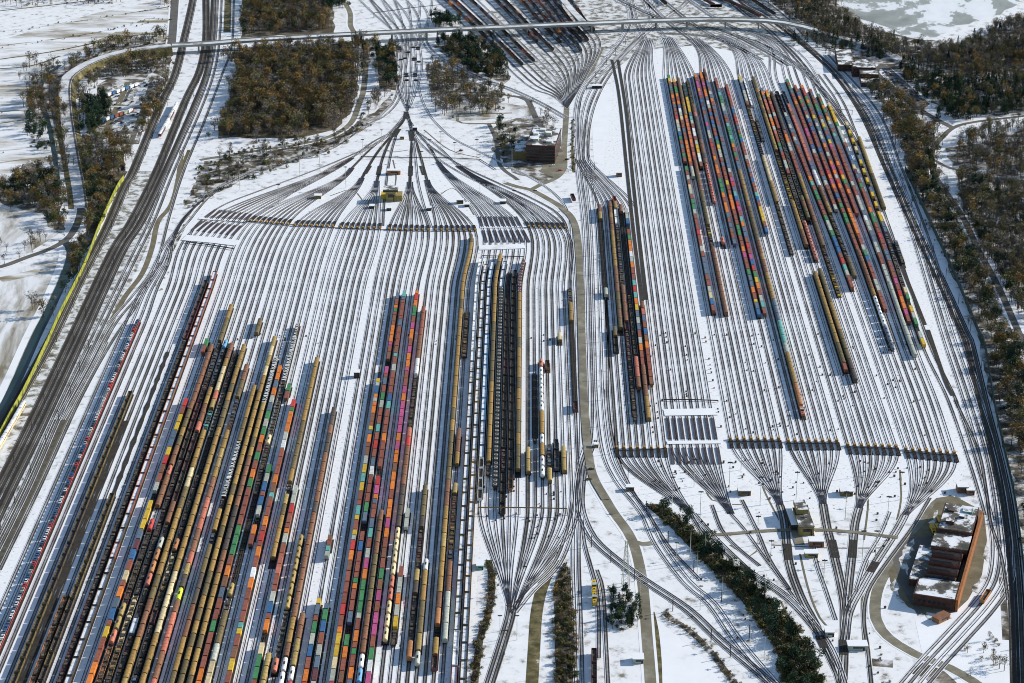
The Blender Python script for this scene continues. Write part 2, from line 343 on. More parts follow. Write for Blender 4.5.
# ---- main lines and connecting tracks: (photo polyline, offsets in metres, bed)
LINES = [
 ([(197, -30), (193, 0), (184, 40), (175, 75), (160, 107), (134, 170), (125, 186), (107, 228), (82, 276), (50, 342), (12, 410), (-30, 485)], (-2.2, 2.2), bed_dark),
 ([(206, -30), (206, 0), (206, 38), (200, 70), (185, 102), (157, 171), (132, 221), (112, 253), (70, 342), (27, 432), (-10, 505), (-60, 600)], (-2.2, 2.2), bed_dark),
 ([(214, -30), (214, 0), (212, 38), (208, 70), (195, 105), (166, 171), (142, 221), (122, 253), (81, 342), (40, 430), (6, 500), (-40, 600)], (-2.2, 2.2), bed_dark),
 ([(220, -30), (220, 0), (218, 38), (213, 70), (201, 105), (172, 171), (152, 221), (133, 260), (93, 342), (58, 415), (25, 490), (-30, 600)], (-2, 2.5), bed_mid),
 ([(237, -30), (234, 0), (232, 45), (222, 75), (205, 120), (184, 171), (170, 215), (158, 260), (140, 300), (112, 342), (80, 400), (42, 483), (0, 570)], (0,), bed_mid),
 ([(408, 40), (401, 85), (395, 103), (381, 117), (366, 124), (331, 148), (290, 161), (256, 170), (212, 193), (185, 223), (166, 248), (152, 275), (134, 298), (112, 325), (88, 370), (60, 420)], (-2.3, 2.3), bed_mid),
 ([(416, 60), (420, 92), (428, 112), (440, 127), (456, 140), (480, 152), (512, 168), (540, 183), (558, 197), (567, 210), (571, 226), (573, 258), (575.5, 300), (576.5, 342), (578, 400), (579, 460)], (0,), bed),
 ([(421, 30), (430, 50), (456, 67), (484, 80), (512, 90), (540, 103), (566, 118)], (-2.2, 2.2), bed),
 ([(620, -30), (627, 0), (632, 15), (625, 36), (601, 68), (583, 93), (578, 125), (581, 170), (586.5, 215), (589, 258), (591, 342), (592.5, 400), (591, 440), (583, 470), (580, 512), (579, 560), (581, 620), (583, 700)], (0, 3.6), bed),
 ([(640, -30), (650, 0), (652, 15), (640, 36), (612, 65), (592, 93), (584, 125), (588, 170), (593, 215), (595.5, 258), (598, 342), (600, 400), (606, 450), (619, 480), (644, 512), (659, 544), (687, 582), (712, 604), (737, 640), (768, 677), (800, 712)], (-2.4, 2.4), bed),
 ([(700, -30), (690, 0), (668, 18), (645, 36), (620, 62), (600, 93), (590, 125), (588, 160)], (0, 4.5), bed_mid),
 ([(593, 440), (583, 470), (580, 505), (588, 530), (599, 545), (619, 562), (642, 579), (687, 609), (719, 639), (752, 667), (790, 700)], (-2.1, 2.1), bed),
 ([(582, 520), (585, 545), (592, 570), (597, 590), (599, 620), (599, 658)], (0,), bed),
 ([(597, 570), (603, 590), (606, 640), (609, 700)], (0,), bed_mid),
 ([(603, 230), (607, 342), (608, 400), (615, 450), (632, 490), (652, 520), (670, 548), (700, 580)], (0,), bed),
 ([(512, 604), (510.5, 616), (506, 632), (498, 658), (488, 690), (478, 730)], (-1.7, 1.7), bed_mid),
 ([(577, 500), (572, 530), (558, 565), (533, 590), (515, 612)], (-1, 3.0), bed_mid),
 ([(692, 514), (715, 540), (749, 572), (768, 584), (790, 600), (813, 625), (830, 650), (842, 683), (850, 720)], (-1.9, 1.9), bed_mid),
 ([(731, 514), (745, 530), (765, 558), (783, 582), (800, 606), (813, 625)], (0,), bed_mid),
 ([(780, 505), (784, 520), (789, 562), (800, 595), (813, 620), (825, 645), (838, 672)], (-1.6, 1.6), bed_mid),
 ([(823, 504), (827, 527), (834, 555), (841, 585), (845, 610), (844, 647), (842, 690)], (-1.6, 1.6), bed_mid),
 ([(859, 508), (855, 524), (852, 555), (848, 590), (846, 612)], (-1.6, 1.6), bed_mid),
 ([(905, 515), (897, 530), (875, 564), (860, 590), (849, 612), (845, 640)], (-1.6, 1.6), bed_mid),
 ([(930, 498), (912, 528), (885, 565), (868, 592), (864, 620), (868, 650), (872, 690)], (0,), bed_mid),
 ([(820, 55), (868, 110), (893, 171), (917, 235), (937, 300), (950, 342), (968, 395), (985, 450), (993, 490), (997, 520), (1000, 550), (996, 580), (980, 605), (953, 635), (928, 662), (900, 695)], (-9, -4.5, 0, 4.2), bed),
 ([(955, 400), (978, 450), (986, 490), (990, 520), (998, 545), (1003, 565), (1008, 600)], (0,), bed_mid),
 ([(720, -30), (740, 0), (768, 17), (800, 41), (835, 73), (863, 113), (888, 168), (914, 226), (939, 278), (963, 331), (969, 345), (983, 404), (994, 447), (1004, 492), (1011, 540), (1016, 600), (1019, 690), (1020, 740)], (-2.3, 2.3), bed_dark),
 ([(700, -30), (740, 10), (768, 30), (800, 62), (825, 95), (845, 125)], (-2, 2), bed_mid),
 ([(646, 41), (636, 20), (630, -5)], (-2, 2), bed), ([(666, 39), (652, 20), (642, -5)], (-2, 2), bed), ([(692, 40), (668, 22), (645, 0)], (-2, 2), bed_mid),
 ([(715, 37), (690, 22), (660, -2)], (-2, 2), bed_mid), ([(744, 32), (715, 18), (680, -6)], (-2, 2), bed), ([(760, 60), (728, 44), (700, 36), (660, 34)], (0, 4), bed_mid),
 ([(850, 132), (820, 90), (790, 62), (760, 45), (730, 34)], (0, 4.5), bed), ([(862, 150), (838, 112), (810, 78), (785, 57), (755, 40)], (0,), bed),
 ([(600, -10), (660, 18), (720, 30), (760, 48), (790, 66)], (-2, 2, 7), bed_mid)]
for L, offs, m in LINES:
    b = smooth_line(pxl(L))
    for o_ in offs: make_track(offset_line(b, o_) if o_ else b, m)
for L, wd in [(LINES[0][0], 9), (LINES[1][0], 8.6), (LINES[2][0], 7.4), ([(96, 345), (60, 420), (28, 490), (-20, 590)], 9)]:
    ribbon('ballast', smooth_line(pxl(L)), wd, 0.10 + wd * .0007, ballast_main)
for L, wd in [([(787.5, 544), (789, 560)], 5), ([(832, 540), (836, 558)], 5), ([(853.5, 540), (852.5, 558)], 5), ([(876, 562), (870, 572)], 5), ([(819, 636), (825, 648)], 5), ([(843.5, 640), (843.5, 655)], 5), ([(736, 562), (751, 573)], 5),
              ([(406.5, 112), (405, 119)], 4.5), ([(399, 129), (394, 137)], 5), ([(411, 131), (412.5, 141)], 5), ([(380.3, 166), (378.4, 175)], 4.2), ([(411, 166), (410.5, 176)], 4.2), ([(421.5, 166), (424.5, 175)], 4.2), ([(370, 166), (365, 174)], 4.2)]:
    ribbon('ballast', smooth_line(pxl(L)), wd, .28, ballast)
for q in range(5):
    make_track(smooth_line(pxl([(690 + q * 16, -16), (722 + q * 14, 0), (760 + q * 9, 18), (786 + q * 6, 36)])), bed_mid)
m_right = [L for L in LINES if L[0][0] == (720, -30)][0]
ribbon('ballast', smooth_line(pxl(m_right[0])), 9.5, .10, ballast)
# hump: two leads down to the eight group throats
for (a, b, c) in [((407, 112), (398, 128), (352, 158)), ((407, 112), (398, 128), (352, 168)), ((407, 112), (397, 129), (362, 178)), ((407, 112), (394, 133), (377, 181)),
                  ((407, 112), (412, 134), (410, 182)), ((407, 112), (415, 138), (427, 180)), ((407, 112), (413, 128), (438, 162)), ((407, 112), (413, 128), (458, 166))]:
    dk = bed_dark if c[0] not in (352, 458) or c[1] == 168 else bed_mid
    make_track(smooth_line(pxl([(408, 95), a, b, ((b[0] + c[0]) / 2 + (-2 if c[0] < 400 else 2) * (abs(c[0] - 408) > 20), (b[1] + c[1]) / 2 - 1), c])), dk)
for L in [[(407, 112), (396, 126), (378, 142), (340, 160), (300, 176), (262, 190), (222, 206), (196, 226), (184, 250)], [(404, 116), (392, 131), (366, 150), (330, 168), (300, 188), (270, 208), (248, 222)], [(407, 112), (413, 126), (430, 146), (462, 166), (500, 184), (535, 200), (560, 216), (569, 240), (571, 300)],
          [(409, 118), (418, 140), (440, 160), (470, 178), (505, 194), (528, 210), (540, 226)], [(398, 130), (392, 150), (388, 170), (386, 186), (384, 205), (383, 226)], [(413, 136), (416, 160), (418, 180), (424, 205), (432, 228)], [(690, 512), (700, 530), (720, 560), (745, 600), (780, 640), (815, 690)],
          [(712, 505), (722, 530), (738, 548), (760, 566)], [(742, 500), (757, 530), (770, 560), (790, 590)], [(806, 505), (812, 530), (816, 560), (826, 590), (836, 620)], [(890, 512), (880, 536), (866, 560), (856, 590)]]:
    make_track(smooth_line(pxl(L)), bed)
for L in [[(393, 160), (396, 175), (395, 188)], [(386, 150), (395, 152), (408, 150)], [(800, 554), (806, 580), (812, 600), (820, 618), (829, 628)], [(700, 470), (712, 500), (745, 505)], [(760, 470), (764, 490), (790, 540)], [(690, 545), (700, 552), (722, 552)], [(730, 545), (750, 556), (760, 548), (772, 556)], [(866, 480), (868, 505), (864, 540)],
          [(900, 470), (901, 500), (897, 520)], [(772, 545), (830, 548), (880, 548)], [(780, 600), (800, 640), (806, 660)], [(868, 560), (862, 600), (864, 650)], [(424, 130), (450, 150), (480, 158)], [(330, 196), (352, 190), (366, 205)], [(440, 195), (452, 188), (462, 196), (474, 215)]]:
    ribbon('cable_duct', smooth_line(pxl(L)), 1.2, .10, dirt)
for k, x in enumerate((398, 402, 406, 411, 415, 420)):
    make_track(smooth_line(pxl([(408 + (k - 2.5) * .6, 108), (407.5 + (k - 2.5) * 3.4, 92), (x + (k - 2.5) * .8, 68), (x, 42), (x - 1 + (k - 2.5) * 2, 30), (x - 4 + (k - 2.5) * 6, 12), (x - 12 + (k - 2.5) * 10, -12)])), bed)
for k in range(6):
    make_track(smooth_line(pxl([(400 + k * 4, 46), (392 + k * 7, 30), (372 + k * 11, 12), (350 + k * 12, -10)])), bed)
# far yard beyond the viaduct
FAR = []
for k in range(17):
    x0 = 436 + k * 8.3; t = k / 16; bx_, by_ = 526 + t * 74, 84 - t * 40
    st = smooth_line(pxl([(x0 - 28, -24), (x0, 0), (x0 + (bx_ - x0) * .5, by_ * .49), (bx_, by_), (bx_ + (567 - bx_) * .55 + 4, by_ + (108 - by_) * .5), (567, 108)]))
    make_track(st, bed_mid); FAR.append(st)
# ---------------------------------------------------------------- fields, floors, roads, water
field_grass = noisy('field_grass', [(0.36, (0.17, 0.13, 0.07)), (0.47, (0.36, 0.32, 0.24)), (0.54, (0.68, 0.68, 0.67)), (0.7, (0.8, 0.81, 0.83))], 0.03, 10, 0.8, 0.4, (0.3, 1.2, 1, 0.12))
sheet('field', blob([(120, 30), (150, 18), (172, 16), (172, 40), (110, 48), (80, 50), (100, 40)], 4, 14, 31), 0.035, field_grass, world=True)
sheet('field', [(-60, 36), (0, 40), (100, 12), (170, -2), (172, 32), (160, 45), (95, 55), (60, 66), (40, 80), (25, 105), (-60, 120)], 0.02, field_snow)
sheet('field', [(-60, 125), (25, 108), (40, 92), (48, 140), (57, 175), (40, 200), (-60, 196)], 0.02, field_snow)
sheet('field', [(-80, 205), (30, 208), (62, 232), (25, 255), (-80, 275)], 0.02, snow_thin)
sheet('field', [(-80, 300), (0, 272), (60, 258), (64, 285), (40, 325), (10, 385), (-60, 470)], 0.02, snow_thin)
for i, L in enumerate([[(-20, 13), (70, 3), (120, -4)], [(-20, 34), (60, 24), (168, 7)], [(-20, 48), (70, 37), (150, 22), (172, 20)], [(-20, 62), (50, 52), (110, 40), (170, 30)],
          [(-20, 98), (26, 93)], [(-20, 113), (26, 110)], [(-20, 126), (24, 120)], [(-20, 153), (40, 147)], [(-20, 166), (20, 160), (48, 157)], [(-20, 70), (30, 66), (60, 56)],
          [(0, 280), (36, 272), (62, 262)]]):
    ribbon('grass_strip', smooth_line(pxl(L)), 3.4 if i != 10 else 12, 0.05, field_grass if i % 3 else dry_grass)
sheet('forest_floor', blob([(222, 50), (300, 46), (352, 44), (360, 78), (352, 110), (335, 130), (290, 139), (218, 138), (228, 100), (238, 62)], 3.5, 16, 1), 0.05, forest_floor, world=True)
sheet('forest_floor', blob([(242, -20), (330, -20), (334, 35), (240, 37)], 3, 14, 2), 0.05, forest_floor, world=True)
sheet('forest_floor', blob([(82, 172), (122, 150), (126, 172), (100, 225), (72, 280), (66, 262), (85, 232), (88, 205)], 2, 10, 3), 0.05, forest_floor, world=True)
sheet('forest_floor', blob([(28, 85), (60, 68), (110, 45), (168, 40), (172, 60), (160, 95), (130, 78), (80, 80), (66, 130), (72, 165), (60, 175), (46, 120)], 2, 10, 4), 0.05, forest_snowy, world=True)
sheet('forest_floor', blob([(0, 186), (30, 160), (56, 172), (66, 240), (40, 215), (0, 205)], 2, 10, 5), 0.05, forest_snowy, world=True)
sheet('forest_floor', blob([(745, -30), (840, -30), (866, 28), (950, 44), (1030, 22), (1120, 20), (1120, 112), (1020, 116), (960, 114), (925, 100), (888, 66), (835, 56), (800, 30)], 4, 16, 6), 0.05, forest_snowy, world=True)
sheet('forest_floor', blob([(888, 100), (925, 112), (938, 150), (932, 172), (962, 232), (990, 290), (1020, 340), (1120, 420), (1120, 690), (1040, 690), (1024, 560), (1012, 470), (990, 392), (976, 330), (948, 262), (915, 190)], 2, 12, 7), 0.05, forest_snowy, world=True)
sheet('forest_floor', blob([(948, 150), (1030, 128), (1120, 130), (1120, 330), (1030, 320), (990, 255), (962, 205)], 3, 12, 8), 0.06, forest_snowy, world=True)
sheet('forest_floor', blob([(376, 48), (394, 48), (396, 90), (380, 88)], 1, 12, 9), 0.05, forest_floor, world=True)
sheet('forest_floor', blob([(432, 46), (475, 44), (512, 76), (505, 84), (470, 70), (445, 55)], 1, 12, 10), 0.05, forest_snowy, world=True)
sheet('forest_floor', blob([(425, 62), (450, 68), (478, 84), (505, 92), (500, 108), (450, 118), (432, 100)], 1, 12, 11), 0.05, forest_snowy, world=True)
sheet('forest_floor', blob([(256, 148), (320, 140), (375, 112), (390, 95), (394, 104), (372, 125), (330, 150), (256, 174), (220, 192), (185, 205), (205, 160)], 1, 12, 12), 0.04, forest_snowy, world=True)
sheet('frozen_lake', blob([(826, -30), (838, 6), (862, 20), (890, 28), (905, 36), (935, 38), (958, 26), (1000, 14), (1022, 2), (1010, -30)], 4, 18, 13), 0.07, ice, world=True)
# yard ground: traffic-dirty snow round the ladders and along the spine
sheet('yard_ground', [(590, 88), (603, 84), (617, 90), (624, 175), (612, 178), (594, 165)], 0.03, snow_clean)
sheet('yard_ground', [(160, 171), (126, 171), (52, 342), (-60, 540), (-60, 700), (30, 500), (80, 400), (105, 342), (150, 240)], 0.03, snow_dirty)
sheet('yard_ground', [(560, -20), (760, -20), (800, 40), (780, 60), (700, 45), (640, 50), (590, 90), (560, 95), (470, 20)], 0.03, snow_dirty)
sheet('yard_ground', [(915, 620), (985, 590), (1014, 560), (1016, 690), (930, 690)], 0.03, snow_clean)
sheet('yard_ground', [(655, 618), (742, 690), (655, 690)], 0.03, snow_clean)
yard_snow = noisy('yard_snow', [(0.31, (0.16, 0.13, 0.10)), (0.36, (0.46, 0.44, 0.40)), (0.41, (0.78, 0.78, 0.775)), (0.8, (0.85, 0.85, 0.85))], 0.42, 8, 0.7)
sheet('yard_ground', [(200, 205), (300, 182), (352, 160), (460, 165), (545, 205), (572, 240), (574, 300), (578, 420), (580, 470), (568, 520), (540, 570), (511, 612), (478, 560), (470, 720), (-80, 720), (40, 500), (140, 300)], 0.025, yard_snow)
sheet('yard_ground', [(616, 70), (660, 48), (760, 45), (830, 85), (872, 150), (905, 235), (940, 330), (968, 460), (955, 500), (905, 520), (860, 510), (735, 516), (690, 516), (640, 505), (612, 450), (603, 400), (596, 215)], 0.025, yard_snow)
# roads
def road(L, wd, mat=road_tan, z=0.09, name='road', verge=None):
    pts = smooth_line(pxl(L)); ribbon(name, pts, wd, z, mat)
    if verge:
        for s in (-1, 1): ribbon('road_verge', offset_line(pts, s * (wd / 2 + verge / 2 + .05)), verge, z - 0.02, snow_clean)
road([(602, 47), (587, 77), (573, 84), (568, 92), (566, 120), (564, 150), (564, 168), (556, 178), (540, 185), (531, 190)], 5.5)
road([(505, 183), (518, 187), (531, 190), (548, 199), (562, 208), (574, 223), (579, 258), (582, 342), (584, 400), (587, 442), (592, 474), (606, 500), (614, 513), (632, 540), (642, 580), (647, 637), (651, 690), (653, 740)], 6.4, verge=1.5)
road([(562, 208), (574, 223), (579, 258), (582, 342), (584, 400), (587, 442), (592, 474), (600, 490), (606, 500)], 5.6, z=0.47)
road([(632, 541), (642, 544), (652, 543)], 5, z=0.085)
road([(512, 96), (527, 100), (536, 118), (549, 137), (560, 152)], 6, asphalt)
road([(430, 90), (460, 92), (490, 93), (512, 96)], 4, asphalt)
road([(332, -14), (349, 10), (351, 27), (362, 42), (366, 52), (364, 87), (358, 107), (350, 124), (331, 136), (306, 143), (256, 151), (200, 160)], 6, road_tan, verge=2)
road([(363, 92), (378, 91), (391, 91)], 4.5, asphalt, z=0.085)
road([(691, 537), (730, 534), (768, 531), (813, 530), (850, 532), (898, 538)], 3.6, road_tan, z=0.34)
road([(795, 530), (800, 545)], 6, road_tan, z=0.345)
road([(960, 500), (940, 500), (920, 527), (890, 566), (877, 592), (876, 619), (888, 637), (908, 650), (924, 658), (950, 668), (985, 690), (1010, 720)], 6.5, verge=1)
sheet('loading_yard', [(950, 495), (962, 500), (984, 512), (987, 540), (982, 575), (968, 600), (955, 612), (930, 617), (908, 607), (893, 590), (888, 572), (905, 545), (925, 522), (935, 503)], 0.11, dirt)
sheet('yard_ground', [(900, 585), (893, 560), (908, 538), (932, 536), (912, 600), (925, 610), (918, 616)], 0.12, asphalt)
road([(1120, 104), (1024, 116), (975, 122), (953, 128), (938, 142), (932, 152), (933, 172), (943, 188), (962, 216), (980, 253), (998, 286), (1018, 331), (1040, 380)], 5.5, asphalt, verge=1.5)
road([(953, 128), (932, 117), (915, 106), (892, 87), (876, 72), (884, 64)], 7, asphalt)
sheet('car_park', [(878, 64), (888, 66), (930, 104), (922, 110), (900, 92)], 0.075, asphalt)
road([(934, 160), (950, 168), (985, 177), (1024, 190), (1100, 205)], 4.5, asphalt, z=0.08)
road([(945, 172), (950, 195), (975, 245)], 4, road_snow, z=0.08)
road([(-40, 275), (0, 267), (25, 258), (52, 248), (70, 236), (80, 215), (80, 195), (76, 171)], 6.5, asphalt, verge=1.2)
road([(176, -14), (172, 40), (170, 46)], 9, asphalt, verge=2)
road([(167, 47), (150, 75), (135, 100), (110, 150), (88, 175)], 4, road_snow, z=0.08)
road([(105, 342), (89, 377), (52, 455), (26, 513), (-5, 572), (-40, 640)], 5.5, dirt)
road([(182, 150), (178, 180), (171, 205), (158, 222), (152, 248), (142, 274), (123, 300), (100, 345)], 4.5, dirt, z=0.08)
road([(60, 65), (45, 78), (41, 88), (43, 104), (50, 130), (56, 165), (58, 185)], 4.5, water_m, z=0.085, name='stream')
road([(62, 240), (71, 250), (67, 270), (52, 305), (37, 335), (18, 378), (0, 415), (-30, 470)], 7.5, water_m, z=0.085, name='canal')
ribbon('canal_bank', offset_line(smooth_line(pxl([(62, 240), (71, 250), (67, 270), (52, 305), (37, 335), (18, 378), (0, 415), (-30, 470)])), 7.2), 5.5, 0.08, snow_clean)
# service area
sheet('car_park', [(97, 85), (112, 77), (150, 78), (158, 84), (146, 118), (139, 144), (72, 144), (98, 122)], 0.07, forest_snowy)
for L, wd, m_ in [([(112, 78), (150, 79), (155, 86)], 4, road_snow), ([(98, 140), (106, 130), (118, 105), (128, 82)], 6, dirt), ([(96, 138), (120, 132), (136, 134)], 8, dirt), ([(132, 140), (140, 118), (152, 82)], 5, asphalt), ([(108, 106), (130, 107), (148, 106)], 4, road_snow), ([(125, 100), (135, 80)], 3, asphalt)]:
    road(L, wd, m_, z=0.10 + random.random() * .02)
road([(124, 55), (145, 70), (163, 78)], 3, road_snow)
sheet('forest_floor', blob([(496, 122), (530, 117), (545, 116), (560, 150), (568, 172), (545, 184), (512, 172), (492, 150)], 2, 10, 21), 0.045, forest_snowy, world=True)
sheet('forest_floor', blob([(440, 102), (505, 103), (536, 108), (532, 116), (500, 118), (455, 122), (440, 118)], 1.5, 14, 22), 0.055, snow_thin, world=True)
sheet('yard_ground', [(549, 150), (562, 152), (566, 168), (556, 178), (540, 172)], 0.06, road_tan)
road([(512, 113), (480, 114), (460, 114), (458, 118), (462, 123), (505, 123), (516, 120)], 3, dirt); road([(455, 118), (512, 118)], 2.5, road_snow, z=.10)
road([(489, 124), (496, 140), (500, 165), (518, 180)], 4, asphalt)
# snow-covered foot crossings between the rail brakes
for L, wd in [([(664, 413), (694, 412.5), (718, 412)], 11), ([(667, 443), (722, 442.5)], 5), ([(184, 238), (212, 240.5), (238, 243.5)], 13), ([(199, 218.5), (222, 220), (246, 221.5)], 5),
              ([(479, 248), (500, 247.5), (525, 246.5)], 11), ([(480, 227.5), (500, 227.5), (527, 227)], 4)]:
    ribbon('path', smooth_line(pxl(L)), wd, 0.50, snow_clean)
# open grass and scrub strips
for L, wd, m_ in [([(558, 560), (545, 580), (537, 610), (534, 650), (531, 700)], 7, dry_grass), ([(566, 568), (563, 590), (566, 620), (566, 655), (568, 700)], lambda t: 9 + 4 * math.sin(t * 3), forest_floor),
                  ([(652, 612), (656, 630), (659, 660), (660, 700)], 3, dry_grass), ([(652, 505), (680, 528), (700, 548), (735, 580), (765, 612), (790, 645), (805, 690), (812, 720)], lambda t: 8 + 14 * t, forest_floor),
                  ([(489, 560), (492, 585), (488, 615), (480, 640), (474, 690)], 4, forest_floor), ([(664, 613), (700, 640), (740, 690)], 4, forest_snowy),
                  ([(573, 120), (573, 160), (574, 172)], 3, dry_grass), ([(227, -20), (228, 0), (227, 32)], 8, dry_grass), ([(190, 150), (184, 165), (178, 180)], 5, dry_grass),
                  ([(96, 352), (60, 425), (42, 462), (10, 520)], 3, dry_grass), ([(870, 662), (893, 664)], 8, forest_floor), ([(917, 668), (935, 675), (950, 690)], 14, forest_floor),
                  ([(1000, 560), (1003, 590), (1006, 640)], 4, forest_snowy), ([(185, 225), (170, 255), (160, 275)], 3, forest_snowy)]:
    ribbon('grass_strip', smooth_line(pxl(L)), wd, 0.065, m_)
# ---------------------------------------------------------------- rolling stock
PAL = {'r': ((0.27, 0.085, 0.05), 'rust red'), 's': ((0.50, 0.045, 0.035), 'bright red'), 'o': ((0.66, 0.19, 0.025), 'orange'), 'b': ((0.04, 0.13, 0.28), 'blue'),
       'k': ((0.11, 0.15, 0.20), 'slate grey'), 'g': ((0.06, 0.22, 0.08), 'green'), 't': ((0.13, 0.38, 0.33), 'teal'), 'y': ((0.62, 0.40, 0.03), 'yellow'),
       'p': ((0.45, 0.08, 0.20), 'pink'), 'w': ((0.72, 0.72, 0.70), 'white'), 'e': ((0.42, 0.43, 0.36), 'pale grey'), 'n': ((0.22, 0.10, 0.05), 'brown'),
       'm': ((0.32, 0.19, 0.05), 'mustard'), 'v': ((0.15, 0.11, 0.045), 'olive brown'), 'c': ((0.62, 0.50, 0.28), 'cream'), 'd': ((0.035, 0.033, 0.03), 'black'),
       'x': ((0.085, 0.065, 0.05), 'dark brown'), 'q': ((0.48, 0.15, 0.09), 'coral red'), 'l': ((0.55, 0.65, 0.02), 'lime'), 'i': ((0.36, 0.25, 0.08), 'pale mustard'), 'z': ((0.12, 0.32, 0.52), 'light blue'),
       'a': ((0.40, 0.17, 0.06), 'tan orange'), 'h': ((0.13, 0.045, 0.05), 'dark red')}
def P(c):
    a = PAL[c.lower()][0]; g_ = sum(a) / 3; return paint(tuple(round(v * .97 + g_ * .03, 4) for v in a))
steel = noisy('wagon_steel', [(0.3, (0.02, 0.018, 0.016)), (0.7, (0.055, 0.045, 0.038))], 0.8, 4, 0.7)
glass = noisy('dark_glass', [(0.3, (0.015, 0.02, 0.025)), (0.7, (0.03, 0.035, 0.04))], 0.8, 2, 0.15)
load_m = noisy('scrap_load', [(0.3, (0.02, 0.017, 0.013)), (0.5, (0.08, 0.06, 0.04)), (0.62, (0.16, 0.13, 0.09)), (0.72, (0.6, 0.6, 0.62))], 0.8, 5, 0.9)
load_snow = noisy('snowy_load', [(0.3, (0.10, 0.08, 0.05)), (0.42, (0.5, 0.49, 0.47)), (0.5, (0.78, 0.79, 0.81))], 0.25, 5, 0.8)
def chassis(L, w=2.6):
    m = MB(); m.box(-L / 2, L / 2, -w / 2, w / 2, 0.95, 1.2, steel)
    for s in (-1, 1):
        m.box(s * L / 2 - .3, s * L / 2 + .3, -1.0, -.7, .95, 1.15, steel); m.box(s * L / 2 - .3, s * L / 2 + .3, .7, 1.0, .95, 1.15, steel)
    return m
def bogie(x):
    m = MB(); m.box(x - 1.3, x + 1.3, -1.0, 1.0, 0.5, 0.93, steel)
    for dx in (-.95, .95):
        for y in (-.8, .8):
            n = 8; m.prism([(0, 0)], 0, 0, steel) if False else None
            i = len(m.v); k = m.m(steel)
            for yy in (y - .07, y + .07):
                for a in range(n): m.v.append((x + dx + .46 * math.cos(2 * math.pi * a / n), yy, .46 + .46 * math.sin(2 * math.pi * a / n)))
            m.f += [tuple(range(i, i + n)), tuple(range(i + 2 * n - 1, i + n - 1, -1))]; m.mi += [k, k]
            for a in range(n): b = (a + 1) % n; m.f.append((i + b, i + a, i + n + a, i + n + b)); m.mi.append(k)
    return m
def arch(w, z0, z1, zt, n=6):
    """wagon profile with a rounded roof: body sides z0..z1, crown zt"""
    roof = [(w / 2 * math.cos(math.pi * k / n), z1 + (zt - z1) * math.sin(math.pi * k / n)) for k in range(n + 1)]
    return [(-w / 2, z0), (w / 2, z0)] + roof, roof
def v_covered(c, L):
    full, roof = arch(2.9, 1.2, 3.5, 4.25); b = MB(); b.prism([(-1.42, 1.2), (1.42, 1.2), (1.42, 3.5), (-1.42, 3.5)], -L / 2, L / 2, P(c if c not in 'mcvi' else 'v'))
    r = MB(); r.prism([(y * 1.03, z) for y, z in roof], -L / 2 - .05, L / 2 + .05, P(c))
    for k in range(1, int(L / 3.2)): r.prism([(y * 1.05, z + .05) for y, z in roof], -L / 2 + k * 3.2 - .08, -L / 2 + k * 3.2 + .08, P(c))
    d = MB(); d.box(-1.3, 1.3, -1.47, -1.421, 1.25, 3.45, P(c)); d.box(-1.3, 1.3, 1.421, 1.47, 1.25, 3.45, P(c))
    return [('body', b), ('roof', r), ('door', d), ('underframe', chassis(L)), ('bogie', bogie(-L * .32)), ('bogie', bogie(L * .32))]
def v_tank(c, L):
    n = 12; r = 1.42; m = MB(); k = m.m(P(c)); prof = [(-L / 2 + .5, .5), (-L / 2 + .8, .95), (-L / 2 + 1.3, 1), (L / 2 - 1.3, 1), (L / 2 - .8, .95), (L / 2 - .5, .5)]
    for x, q in prof:
        for a in range(n): m.v.append((x, r * q * math.cos(2 * math.pi * a / n), 2.75 + r * q * math.sin(2 * math.pi * a / n)))
    for j in range(len(prof) - 1):
        for a in range(n): b = (a + 1) % n; m.f.append((j * n + a, j * n + b, (j + 1) * n + b, (j + 1) * n + a)); m.mi.append(k)
    m.f += [tuple(range(n - 1, -1, -1)), tuple(range((len(prof) - 1) * n, len(prof) * n))]; m.mi += [k, k]
    h = MB(); h.cyl((0, 0, 4.1), .38, .35, steel, 8); h.box(-1.6, 1.6, -.45, .45, 4.12, 4.2, steel)
    return [('tank', m), ('hatch', h), ('underframe', chassis(L - .4)), ('bogie', bogie(-L * .3)), ('bogie', bogie(L * .3))]
def v_open(c, L, load=None):
    b = MB(); t = .12; z1 = 3.3
    b.box(-L / 2, L / 2, -1.5, -1.5 + t, 1.2, z1, P(c)); b.box(-L / 2, L / 2, 1.5 - t, 1.5, 1.2, z1, P(c))
    b.box(-L / 2, -L / 2 + t, -1.38, 1.38, 1.2, z1, P(c)); b.box(L / 2 - t, L / 2, -1.38, 1.38, 1.2, z1, P(c)); b.box(-L / 2 + t, L / 2 - t, -1.38, 1.38, 1.2, 1.3, steel)
    for k in range(int(L / 2)): b.box(-L / 2 + 1 + k * 2, -L / 2 + 1.15 + k * 2, -1.58, -1.501, 1.2, z1, P(c)); b.box(-L / 2 + 1 + k * 2, -L / 2 + 1.15 + k * 2, 1.501, 1.58, 1.2, z1, P(c))
    l = MB(); l.box(-L / 2 + .2, L / 2 - .2, -1.3, 1.3, 1.31, 2.7 if load is not load_m else 2.3, load or load_snow)
    return [('body', b), ('load', l), ('underframe', chassis(L)), ('bogie', bogie(-L * .34)), ('bogie', bogie(L * .34))]
